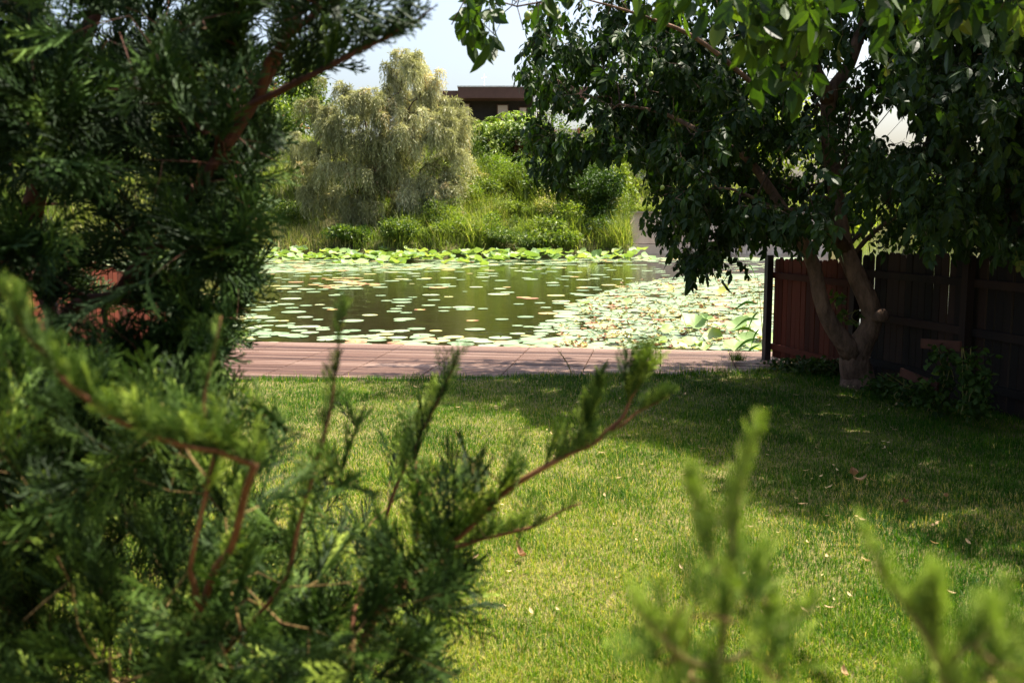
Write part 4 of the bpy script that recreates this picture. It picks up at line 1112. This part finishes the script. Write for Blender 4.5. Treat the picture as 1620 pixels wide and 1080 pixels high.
def shrub(name, label, x_, y_, rad, h_, n, mat, rng, size=.12, wid=.5, tint=(.5, .2), lobes=9, group=None, cat='shrub', z0=None):
    z_ = float(terrain(x_, y_)) if z0 is None else z0
    s = empty(name, (x_, y_, z_), label, cat, group); mb = MB(); sk = Skeleton(); C0 = np.array([x_, y_, z_])
    root = sk.limb([C0 + [0, 0, -.1], C0 + [0, 0, h_ * .3]], [.05, .03], n=2); cs = []
    for k in range(lobes):
        a = rng.uniform(0, 6.3); r_ = rad * math.sqrt(rng.random()) * .75; zz = h_ * rng.uniform(.25, .85) * (1 - .35 * (r_ / rad) ** 2)
        c = C0 + [r_ * math.cos(a), r_ * math.sin(a), zz]; cs.append(c); s_ = rng.uniform(.32, .5)
        leaf_cloud(mb, c, np.array([rad * s_, rad * s_, h_ * s_ * .8]), n // lobes, rng, size, wid, tint, shell=.35)
    tips = sk.grow(np.array(cs), .3, rng); mb.build('foliage', mat, s); sk.build('stems', M['dark_bark'], s, tip=.012)
    return s
def px_at(px_, y_): return (px_ - 810) / FPX * y_
rng = np.random.default_rng(111)
SH = [(640, 48.3, 1.3, 1.3, 'shrub', 'bright green weedy shrub at the water edge under the willow'),
      (700, 48.5, 1.7, 1.6, 'shrub', 'grey green bush just right of the willow foot'),
      (690, 51.5, 1.8, 2.4, 'willow', 'silvery bush growing out of the willow right side'),
      (760, 48.3, 1.7, 1.3, 'shrub', 'yellow green bush at the far waterline, left of the middle'),
      (812, 48.6, 1.9, 1.5, 'shrub', 'loose bright bush at the far waterline, left of the rounded bush'),
      (866, 48.3, 1.8, 1.5, 'shrub', 'rounded green bush at the far waterline'),
      (912, 48.3, 1.6, 1.8, 'shrub', 'fine leaved light green bush near the ivy covered bank'),
      (958, 48.9, .8, 1.2, 'shrub', 'small conical bright green bush beside the ivy'),
      (850, 54.0, 1.9, 1.8, 'shrub', 'leafy bush higher on the bank above the rounded bush'),
      (905, 54.5, 1.7, 2.0, 'ivy', 'dark green bush higher on the bank below the walnut leaves'),
      (790, 56.0, 2.0, 1.4, 'shrub', 'low spreading bush near the top of the bank'),
      (560, 48.3, 1.6, 1.0, 'shrub', 'low weeds at the water edge left of the willow foot'),
      (470, 52.0, 1.5, 1.0, 'shrub', 'low bush among the grass left of the willow'),
      (735, 58.5, 1.5, 1.6, 'ivy', 'dark bush behind the willow right edge')]
for i_, (a, y_, rad, h_, mt, lab) in enumerate(SH):
    if y_ < 49: y_ = float(far_shore(px_at(a, 47.8))) + .35 + 2.0 * rng.random(); h_ *= [.95, .55, .7][i_ % 3]; rad *= .85
    shrub('bush', lab, px_at(a, y_), y_, rad, h_, 3600, M['sumac' if i_ in (3, 6) else mt], rng, [.13, .17, .21][i_ % 3] if mt != 'willow' else .2, [.5, .3, .4][i_ % 3] if mt != 'willow' else .2, ([.5, .7, .6, .4][i_ % 4], .24))
for k in range(34):
    a = rng.uniform(660, 975); y_ = 48.6 + 9.5 * rng.random(); rad = rng.uniform(.6, 1.6)
    tn = rng.choice([.35, .5, .65, .8])
    shrub('bush', 'weedy green bush on the far bank slope between willow and ivy', px_at(a, y_), y_, rad, rad * rng.uniform(.8, 1.3), 1900, M[['shrub', 'bank_grass', 'sumac', 'shrub'][k % 4]], rng, .14, rng.choice([.25, .45]), (tn, .2), 7, group='weedy bushes covering the far bank slope')
# left part of the bank, seen through the conifer
for k, (a, y_, rad, h_, lab) in enumerate([(395, 66, 2.6, 3.4, 'dark green bush at the top of the bank left of the willow'), (330, 67, 3.0, 4.2, 'green tree like bush at the bank top seen through the conifer'),
                                          (230, 66, 3.2, 4.6, 'bushy green growth on the bank seen through the conifer near its trunk'), (60, 66, 4.0, 5.5, 'large green bush on the far bank seen at the left edge'), (450, 63, 2.0, 3.0, 'leafy bush behind the willow left edge')]):
    shrub('bush', lab, px_at(a, y_), y_, rad, h_, 4200, M['shrub'], rng, .24, .5, (.5, .22), 11)

# ivy covered bank end beside the concrete wall
wx = px_at(985, 54); iv = empty('ivy_bank', (5.2, 52.4, 0), 'dark ivy thicket hanging over the bank beside the concrete wall', 'ivy')
mb = MB()
for k in range(34):
    c = np.array([rng.uniform(2.9, 5.2), rng.uniform(50.0, 54.0), 0]); c[2] = rng.uniform(0.0, 4.1)
    leaf_cloud(mb, c, np.array([.75, .7, .7]), 420, rng, .17, .7, (.38, .2), .3, .4)
mb.build('foliage', M['ivy'], iv)
b = MB(); b.tube([[5.2, 52.4, -.6], [5.3, 52.5, 1.4], [5.6, 52.6, 3.0]], [.12, .09, .05], 8); b.build('stem', M['dark_bark'], iv)
shrub('bush', 'sunlit yellow green bush hanging above the concrete wall corner', 5.7, 55.6, 1.2, 2.2, 3600, M['shrub'], rng, .2, .6, (.8, .15), 9, z0=2.3)
shrub('bush', 'low yellow green grassy bush on top of the concrete wall', 7.2, 56.2, .9, .8, 1200, M['shrub'], rng, .16, .3, (.85, .12), 5)

# concrete retaining wall
cw = empty('concrete_wall', (10.5, 54.5, WATER), 'weathered peach concrete retaining wall on the far shore, right of the ivy', 'wall')
rng = np.random.default_rng(121)
x_ = 5.75
while x_ < 17:
    w_ = rng.uniform(2.0, 2.6); b = MB(); hh = 1.72 + rng.normal(0, .03); b.box((x_ + w_ / 2, 54.55 + rng.normal(0, .01), WATER + hh / 2 + .5), (w_ - .03, .3, hh - .05)); b.build('slab', M['concrete'], cw); x_ += w_
b = MB(); b.box((11.4, 54.3, WATER + .16), (11.6, .75, .66)); b.build('footing', M['concrete'], cw)
b = MB(); b.box((11.4, 54.5, WATER + 2.22), (11.5, .42, .10)); b.build('coping', M['stone'], cw)

# ------------------------------------------------------------------ willow
rng = np.random.default_rng(131)
wy = 53.0; wb = np.array([px_at(612, wy), wy, float(terrain(px_at(612, wy), wy))])
wil = empty('willow_tree', tuple(wb), 'broad silvery olive weeping willow on the far bank', 'tree')
sk = Skeleton(); zt = at(612, 95, wy)[2] - wb[2]
tr = sk.limb([wb + [0, 0, -.3], wb + [.1, 0, 1.2], wb + [-.1, .1, 2.4], wb + [0, 0, 3.6]], [.4, .3, .26, .2])
tuf = []
def wil_px():
    # outline of the crown in the photograph, measured on the tree's own plane
    while True:
        a, b_ = rng.uniform(468, 755), rng.uniform(92, 350)
        top = np.interp(a, [468, 500, 530, 560, 585, 610, 640, 665, 690, 715, 735, 755], [165, 135, 138, 122, 112, 100, 92, 96, 125, 160, 205, 235])
        if b_ > top: return a, b_
wc = [wil_px() for _ in range(120)]
wd = [rng.choice([-1, -1, 1]) * rng.uniform(.5, 1.0) for _ in range(120)]
for k in range(840):
    ci = k % 120; a, b_ = wc[ci][0] + rng.normal(0, 11), wc[ci][1] + rng.normal(0, 9); half = 3.6 * math.sqrt(max(.05, 1 - ((a - 612) / 165) ** 2)) * (.55 + .45 * min(1, (b_ - 80) / 120))
    yy_ = wy + wd[ci] * half + rng.normal(0, .25)
    tuf.append(at(a, b_, yy_))
tuf = np.array(tuf); ci_t = [k % 120 for k in range(len(tuf))]
tips = sk.grow(tuf, .6, rng, .1, .18, bias=.3)
n_str = 20; mbw = MB(); LP = []; LD = []; LT = []
dm = diamond(1, .17)
stx = []
for t_i, c in enumerate(tuf):
    tb_ = np.clip(rng.normal(.46, .06) + .14 * math.sin(ci_t[t_i] * 2.3) + (.18 if c[0] > wb[0] + 1.0 else 0) + (.12 if c[2] > wb[2] + 5.5 else -.02), .1, .95); tan = (rng.random() < .09)  # sunlit right side and top of the crown painted paler
    out = c - np.array([wb[0], wb[1], c[2]]); out = out / (np.linalg.norm(out) + 1e-6)
    for s_ in range(n_str):
        a = rng.uniform(0, 6.3); dirh = np.array([math.cos(a), math.sin(a), 0]) * .8 + out * .55; ln = rng.uniform(.4, 1.25)
        k = int(ln / .075); t = np.linspace(0, 1, k); fall = rng.uniform(.7, 1.15)
        Pp = c + dirh * (ln * .42 * (1 - np.exp(-2.2 * t)))[:, None]; Pp[:, 2] += ln * (.16 * np.sin(t * 2.4) - fall * t * t * .95)
        Pp += rng.normal(0, .025, Pp.shape)
        Dd = np.gradient(Pp, axis=0); Dd /= np.linalg.norm(Dd, axis=1, keepdims=True); Dd = Dd * .9 + rvec(k, rng) * .55
        LP.append(Pp); LD.append(Dd); LT.append(np.full(k, 1.0 if tan and rng.random() < .6 else tb_) + rng.normal(0, .10, k))
LP = np.concatenate(LP); LD = np.concatenate(LD); LT = np.clip(np.concatenate(LT), 0, 1)
gz = terrain(LP[:, 0], LP[:, 1]); q = LP[:, 2] > gz + .1; LP, LD, LT = LP[q], LD[q], LT[q]
print('willow leaves', len(LP))
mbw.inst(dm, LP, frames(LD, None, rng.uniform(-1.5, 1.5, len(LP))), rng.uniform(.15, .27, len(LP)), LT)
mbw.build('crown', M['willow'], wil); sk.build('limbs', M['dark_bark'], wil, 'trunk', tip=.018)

# ------------------------------------------------------------------ pinnate leaved bush and hedge before the house
rng = np.random.default_rng(141)
sy = 61.0; sb = np.array([px_at(795, sy), sy, float(terrain(px_at(795, sy), sy))])
A = []
while len(A) < 190:
    a, b_ = rng.uniform(728, 868), rng.uniform(172, 285); top = np.interp(a, [728, 745, 770, 795, 820, 850, 868], [225, 200, 182, 172, 180, 195, 215])
    if b_ > top and not (b_ > 262 and a < 750): A.append(at(a, b_, sy + rng.uniform(-2.2, 1.2)))
leafy_tree('sumac_tree', 'bright yellow green sumac tree in front of the dark flat roofed house', sb,
           [([sb + [0, 0, -.2], sb + [.1, 0, 1.0], sb + [0, .1, 2.2]], [.12, .10, .07], None)], np.array(A), M['sumac'], M['dark_bark'], SUMAC, rng, per=5, sc=(1.3, 2.0), tint=(.55, .22), droop=(-.1, .6), walkback=1, step=.5, tip=.015)
# lower dark hedge, red leaved shrub
shrub('hedge', 'dark hedge at the foot of the sumac tree', px_at(790, 60), 60, 3.4, 1.9, 5200, M['ivy'], rng, .2, .5, (.25, .2), 12, cat='hedge')
shrub('bush', 'rusty red leaved bush right of the sumac tree', px_at(840, 59), 59, 1.1, 1.8, 2200, leaf_mat('red_leaf', [(0, (.12, .04, .02)), (.6, (.24, .09, .04)), (1, (.14, .17, .03))], .2), rng, .17, .5, (.4, .3), 7)
shrub('bush', 'tall leafy bush below the scaffold, mostly behind walnut leaves', px_at(885, 58), 58, 2.3, 3.6, 4600, M['shrub'], rng, .2, .5, (.5, .25), 11)
shrub('bush', 'sunny bush at the bank top above the ivy', px_at(960, 60), 60, 2.0, 2.8, 4000, M['shrub'], rng, .2, .5, (.75, .2), 9)
shrub('bush', 'thin bush on the bank above the wall, left of the pale post', px_at(1010, 62), 62, 1.8, 2.2, 2600, M['shrub'], rng, .2, .4, (.8, .2), 8)

# trees across the wider pond on the right and beyond
rng = np.random.default_rng(151)
for (a, y_, rad, h_, tn, lab) in [(1130, 72, 4.2, 7.0, .75, 'sunny broad tree behind the concrete wall, left of the trunk'), (1215, 80, 4.6, 8.5, .85, 'tall yellow green tree far behind the walnut, just left of its trunk'), (1300, 95, 5.5, 6, .8, 'round far tree right behind the walnut trunk'),
                                (1420, 140, 8, 8, .6, 'dark far tree across the wide water, left of the next two'), (1520, 142, 8, 9.5, .55, 'taller far tree across the wide water behind the right fence'), (1610, 139, 8, 8, .6, 'far tree across the wide water at the right edge')]:
    shrub('distant_tree', lab, px_at(a, y_), y_, rad, h_, 5200, M['sumac' if tn > .7 else 'shrub'], rng, .42, .5, (tn, .2), 14, cat='tree')
for (a, y_, rad, h_, lab) in [(300, 88, 5.0, 9.0, 'distant tree beside the pale house on the left'), (140, 84, 5.5, 10, 'tall distant tree behind the conifer trunk'), (480, 86, 3.6, 7.5, 'distant dark tree just left of the willow top'), (10, 82, 5.5, 9, 'distant tree at the far left edge')]:
    shrub('distant_tree', lab, px_at(a, y_), y_, rad, h_, 5200, M['shrub'], rng, .4, .5, (.45, .22), 14, cat='tree')

# ------------------------------------------------------------------ dark flat roofed house
hy = 76.0
hz0 = 4.0
house = empty('modern_house', (px_at(790, hy), hy, hz0), 'dark brown modern house with a flat roof behind the willow', 'house')
def hx(a): return px_at(a, hy)
zr = at(800, 142, hy)[2]; zf = at(800, 159, hy)[2]
b = MB(); b.box(((hx(640) + hx(875)) / 2, hy + 5.5, (hz0 + zf) / 2 + .05), (hx(875) - hx(640), 10, zf - hz0 + .1)); b.build('wall', M['dark_facade'], house)
b = MB(); b.box(((hx(728) + hx(925)) / 2, hy + 4.2, (zr + zf) / 2), (hx(925) - hx(728), 11.4, zr - zf)); rf = b.build('roof', M['brown_render'], house)
b = MB(); b.box(((hx(650) + hx(728)) / 2 - .01, hy + 4.3, (zr + zf) / 2 - .12), (hx(728) - hx(650), 11.2, zr - zf - .22)); b.build('roof', M['brown_render'], house)
b = MB(); b.box(((hx(728) + hx(925)) / 2, hy + 4.2, zr + .05), (hx(925) - hx(728) + .1, 11.5, .09)); o = b.build('roof_edge', M['white_metal'], house); 
for (a0, a1, y0, y1) in [(735, 743, 164, 190), (788, 803, 166, 186), (822, 832, 170, 182), (768, 776, 232, 250)]:
    z0, z1 = at(a0, y1, hy)[2], at(a0, y0, hy)[2]; cx = (hx(a0) + hx(a1)) / 2
    b = MB(); b.box((cx, hy + .46, (z0 + z1) / 2), (hx(a1) - hx(a0) + .16, .12, z1 - z0 + .16)); f_ = b.build('window', M['brown_render'], house)
    b = MB(); b.box((cx, hy + .395, (z0 + z1) / 2), (hx(a1) - hx(a0), .05, z1 - z0)); b.build('pane', M['glass'], f_)
b = MB(); p_ = at(766, 142, hy + 2); b.tube([p_, p_ + [0, 0, 1.15]], .03, 5); b.tube([p_ + [-.2, 0, .85], p_ + [.2, 0, .95]], .02, 4); b.build('antenna', M['white_metal'], house)
for a in (775, 828): 
    b = MB(); p_ = at(a, 142, hy + 1); b.tube([p_, p_ + [0, 0, .25]], .06, 6); b.build('roof_vent', M['white_metal'], house)
# terrace wall and rail below the facade
b = MB(); 
for k in range(10): b.box((hx(690) + k * 1.0, hy - 8, 5.2), (.09, .09, 1.1))
b.box((hx(690) + 4.5, hy - 8, 5.75), (9.4, .1, .08)); b.box((hx(690) + 4.5, hy - 8.0, 4.5), (9.6, .25, .5))
tag(b.build('terrace_railing', M['stone'], origin=(hx(750), hy - 8, 4.2)), 'low pale stone terrace railing at the top of the bank behind the sumac', 'railing')

# unfinished brick block with scaffold
by = 72.0; bx0, bx1 = px_at(868, by), px_at(975, by)
blk = empty('brick_building', ((bx0 + bx1) / 2, by, 3.6), 'unfinished brown and brick building behind the scaffold', 'building')
b = MB(); b.box(((bx0 + bx1) / 2, by + 4, 5.6), (bx1 - bx0, 7, 4.4)); b.build('wall', M['white_wall'], blk)
b = MB(); b.box((px_at(893, by), by + 4.2, at(890, 131, by)[2] - .45), (1.7, 5.5, .9)); b.build('upper_storey', M['brown_render'], blk)
for a in (873, 915, 940, 968):
    b = MB(); b.box((px_at(a, by), by + .3, 5.6), (.32, .35, 4.5)); b.build('pillar', M['rust'], blk)
b = MB(); b.box(((bx0 + bx1) / 2, by + .34, at(920, 268, by)[2]), (bx1 - bx0 + .1, .42, .35)); b.build('beam', M['rust'], blk)
for (a0, a1, y0, y1) in [(885, 905, 228, 262), (925, 935, 228, 258)]:
    z0, z1 = at(a0, y1, by)[2], at(a0, y0, by)[2]; b = MB(); b.box(((px_at(a0, by) + px_at(a1, by)) / 2, by + .48, (z0 + z1) / 2), (px_at(a1, by) - px_at(a0, by), .1, z1 - z0)); b.build('window', M['dark_facade'], blk)
sy_ = 70.5; scf = empty('scaffold', (px_at(868, sy_), sy_, 3.7), 'pale metal scaffold tower with tall masts beside the flat roofed house', 'scaffold')
for (a, y0, y1, dy) in [(845, 66, 300, 0), (867, 128, 300, 0), (889, 122, 300, 0), (848, 140, 300, 1.2), (870, 140, 300, 1.2)]:
    p0 = at(a, y1, sy_ + dy); p1 = at(a, y0, sy_ + dy); b = MB(); b.tube([p0, p1], .07 if a == 845 else .05, 6); b.build('pole', M['white_metal'], scf)
for yv in (144, 158, 176, 205, 235):
    p0 = at(845 if yv > 150 else 860, yv, sy_ - .08); p1 = at(889, yv, sy_ - .08); b = MB(); b.tube([p0, p1], .045, 5); b.build('rail', M['white_metal'], scf)
for (a0, y0, a1, y1) in [(867, 176, 889, 146), (867, 146, 889, 176), (845, 205, 867, 176)]:
    b = MB(); b.tube([at(a0, y0, sy_ - .16), at(a1, y1, sy_ - .16)], .03, 5); b.build('brace', M['white_metal'], scf)
b = MB(); p_ = at(1000, 262, 64); b.box(p_, (.55, .5, 1.9)); b.box(p_ + [0, 0, 1.0], (.7, .65, .12)); tag(b.build('gate_pillar', M['stone'], origin=tuple(p_)), 'pale grey pillar at the bank top above the concrete wall', 'pillar')
# low wall buildings to the right
lw = empty('low_building', (px_at(1090, 68), 68, 3), 'long low pale building behind the walnut crown', 'building')
b = MB(); b.box((px_at(1080, 68), 70.5, 3.9), (9.5, 4, 2.6)); b.build('wall', M['white_wall'], lw)
b = MB(); b.box((px_at(1080, 68), 70.5, 5.3), (10.0, 4.6, .18)); b.build('roof', M['brown_render'], lw)

# pale house with red roof on the left
hy2 = 95.0; h2 = empty('red_roofed_house', (px_at(385, hy2), hy2, 5), 'pale house with a red tiled roof, glimpsed through the conifer', 'house')
cx = px_at(385, hy2); zt_, zb_ = at(385, 192, hy2)[2], 5.0; hw = 4.6
b = MB(); b.box((cx, hy2 + 4, (zt_ + zb_) / 2), (hw * 2, 8, zt_ - zb_)); b.build('wall', M['white_wall'], h2)
zr2 = at(385, 160, hy2)[2]; e_ = .5
V = np.array([[cx - hw - e_, hy2 - e_, zt_], [cx + hw + e_, hy2 - e_, zt_], [cx + hw + e_, hy2 + 8 + e_, zt_], [cx - hw - e_, hy2 + 8 + e_, zt_], [cx - hw * .6, hy2 + 4, zr2], [cx + hw * .6, hy2 + 4, zr2]])
b = MB(); b.add(V, [np.array([[0, 1, 5, 4], [2, 3, 4, 5]]), np.array([[1, 2, 5], [3, 0, 4]]), np.array([[3, 2, 1, 0]])]); rf2 = b.build('roof', M['red_tile'], h2)
b = MB(); b.box((px_at(430, hy2), hy2 + 3, zr2 + .9), (.55, .55, 2.4)); b.build('chimney', M['red_tile'], rf2, origin=parent_loc(h2))
for a in (360, 385, 412):
    p_ = at(a, 200, hy2); b = MB(); b.box((p_[0], hy2 - .02, p_[2]), (.9, .1, 1.0)); b.build('window', M['dark_facade'], h2)

# ------------------------------------------------------------------ weeds on the deck, reeds, vines
rng = np.random.default_rng(161)
def weed(name, label, p, h_, n, rng, mat='ivy', leaf=.03, wid=.35, lean=(0, 0), stems=2, cat='weed', blade=False, tint=(.5, .2)):
    t = empty(name, tuple(p), label, cat); s = MB(); f = MB(); P = []; D = []
    for k in range(stems):
        a = rng.uniform(0, 6.3); sp_ = rng.uniform(.02, .10) * h_; hh = h_ * rng.uniform(.7, 1)
        pts = bez([p, p + [lean[0] * .4 + math.cos(a) * sp_, lean[1] * .4 + math.sin(a) * sp_, hh * .5], p + [lean[0] + math.cos(a) * sp_ * 1.6, lean[1] + math.sin(a) * sp_ * 1.6, hh]], 8)
        s.tube(pts, np.linspace(.0035, .0012, len(pts)), 4)
        for i in range(n):
            q_ = pts[int(rng.uniform(.08, .999) * len(pts))]; P.append(q_); v = rvec(1, rng)[0]; v[2] = abs(v[2]) * .6 - .15; D.append(v)
    P = np.array(P); D = np.array(D); f.inst(diamond(1, wid), P, frames(D, None, rng.uniform(-1, 1, len(P))), leaf * rng.uniform(.6, 1.4, len(P)), np.clip(rng.normal(tint[0], tint[1], len(P)), 0, 1))
    f.build('leaves', M[mat], t); s.build('stems', M['stem'], t); return t
weed('tall_weed', 'tall leafy weed standing upright through the deck boards', ground_at(1032, 589, .03), .50, 46, rng, 'ivy', .045, .3, stems=3)
weed('thin_weed', 'thin dry grass stalk rising from the deck edge, left of the tall weed', ground_at(905, 592, .03), .28, 12, rng, 'bank_grass', .04, .12, lean=(-.15, 0), stems=4)
weed('thin_weed', 'sparse grass stalks at the deck edge left of the middle', ground_at(950, 590, .03), .16, 10, rng, 'bank_grass', .04, .12, lean=(.08, 0), stems=4)
p = ground_at(1167, 570, .03); t = empty('grass_tuft', tuple(p), 'small dark grass tuft growing on the deck near its right end', 'grass tuft')
mb = MB(); n = 260; Q = p + np.concatenate([rng.normal(0, .05, (n, 2)), np.zeros((n, 1))], 1); blades(mb, Q, rng.uniform(.05, .16, n), np.full(n, .004), rng.uniform(.1, .6, n), rng, .5); mb.build('blades', M['grass'], t)
for (px_, lab) in [(1075, 'thin row of grass blades sprouting from the deck front edge'), (1120, 'sparse dry grass blades on the deck near the tuft')]:
    p = ground_at(px_, 588, .03); t = empty('grass_tuft', tuple(p), lab, 'grass tuft'); mb = MB(); n = 90
    Q = p + np.stack([rng.normal(0, .3, n), rng.normal(0, .06, n), np.zeros(n)], 1); blades(mb, Q, rng.uniform(.05, .2, n), np.full(n, .003), rng.uniform(.4, 1, n), rng, .4); mb.build('blades', M['bank_grass'], t)
# reed by the fence post
p = np.array([*ground_at(1212, 545, WATER)[:2], WATER]); p[1] = 12.75; p[0] = (1211 - 810) / FPX * 12.75
t = empty('reed', tuple(p), 'tall reed with long drooping leaves beside the black fence post', 'reed'); s = MB(); f = MB(); Lf = []
st = bez([p, p + [-.02, 0, .6], p + [-.10, 0, 1.30]], 8); s.tube(st, np.linspace(.008, .003, len(st)), 5)
for k, (hh, dx, dz, ln) in enumerate([(1.2, -.14, .26, .35), (.95, -.3, -.10, .42), (.75, -.34, -.12, .4), (1.02, .03, -.2, .35), (.55, -.3, .02, .4), (.42, -.25, -.25, .4), (.62, -.1, -.3, .38), (.85, -.15, -.32, .42), (.5, -.36, -.2, .36)]):
    q0 = p + [-.02 - .07 * hh, 0, hh]; d_ = np.array([dx, rng.normal(0, .1), dz]); C_ = bez([q0, q0 + d_ * .5 + [0, 0, .06], q0 + d_], 5); w_ = .017 * np.sin(np.linspace(.25, 3.05, len(C_)))
    V = []; 
    for c, ww in zip(C_, w_): V += [c + [0, -ww * .6, -ww], c + [0, ww * .6, ww]]
    i = np.arange(len(C_) - 1) * 2; f.add(np.array(V), np.stack([i, i + 1, i + 3, i + 2], 1), float(rng.uniform(.2, .6)))
f.build('leaves', M['grass'], t); s.build('stem', M['stem'], t)
# leaning stalks over the pads
for (x0, y0, x1, y1, lab) in [(1092, 530, 1056, 455, 'thin leaning brown stalk rising out of the dense pads'), (1057, 548, 1047, 552, 'short bent stalk at the deck edge')]:
    a_ = ground_at(x0, y0 + 6, WATER); b_ = at(x1, y1, a_[1] + .3); m_ = MB(); m_.tube(bez([a_, (a_ + b_) / 2 + [.03, 0, .03], b_], 6), np.linspace(.006, .003, 13), 4)
    tag(m_.build('dead_stalk', M['stem'], origin=tuple(a_)), lab, 'stalk')

# leafy vines on the right fence and ground cover at its foot
TRI = (np.array([[0, 0, 0], [.36, .25, .06], [.30, .62, .03], [0, 1, -.1], [-.30, .62, .03], [-.36, .25, .06]]), np.array([[0, 1, 2, 3], [0, 3, 4, 5]]), np.zeros(6))
def vine(label, cols, n, rng, tint=(.45, .2), name='vine', cat='vine', sz=(.05, .10)):
    P = []
    for (a, y0, y1, w_, d_) in cols:
        m_ = int(n / len(cols)); P.append(np.array([at(a + rng.normal(0, w_), y0 + (y1 - y0) * rng.random(), d_ + rng.normal(0, .07)) for _ in range(m_)]))
    P = np.concatenate(P); P[:, 2] = np.maximum(P[:, 2], .06); c = P.mean(0); t = empty(name, (c[0], c[1], .03), label, cat); mb = MB()
    D = rvec(len(P), rng); D[:, 1] -= .7; D[:, 2] -= .3
    mb.inst(TRI, P, frames(D, None, rng.uniform(-1, 1, len(P))), rng.uniform(*sz, len(P)), np.clip(rng.normal(*tint, len(P)), 0, 1)); mb.build('leaves', M['ivy'], t)
    s = MB()
    for (a, y0, y1, w_, d_) in cols:
        for k in range(3): s.tube(bez([at(a + rng.normal(0, w_), y1, d_), at(a + rng.normal(0, w_), (y0 + y1) / 2, d_), at(a + rng.normal(0, w_), y0, d_)], 6), .004, 4)
    s.build('stems', M['stem'], t)
vine('leafy vine climbing the dark fence, the left one of two', [(1490, 545, 650, 13, 7.95), (1475, 600, 640, 16, 8.0)], 420, rng, (.3, .2), sz=(.035, .07))
vine('leafy vine climbing the dark fence, the right one of two', [(1538, 550, 655, 14, 7.6), (1550, 590, 660, 10, 7.55)], 460, rng, (.3, .2), sz=(.035, .07))
vine('small sprout of leaves growing on the forked trunk', [(1345, 490, 515, 14, 9.6), (1325, 465, 480, 6, 9.6)], 46, rng, (.75, .15), 'sprout', 'sprout', (.05, .09))
vine('low leafy weeds at the foot of the red picket fence', [(1250, 566, 592, 22, 10.5), (1290, 566, 596, 22, 10.2), (1325, 568, 602, 18, 10.1)], 900, rng, (.25, .2), 'ground_cover', 'weeds', (.03, .065))
vine('low leafy weeds between the walnut trunk and the dark fence', [(1405, 590, 640, 22, 8.9), (1440, 600, 650, 24, 8.5), (1395, 600, 620, 12, 9.2)], 620, rng, (.25, .2), 'ground_cover', 'weeds', (.03, .06))
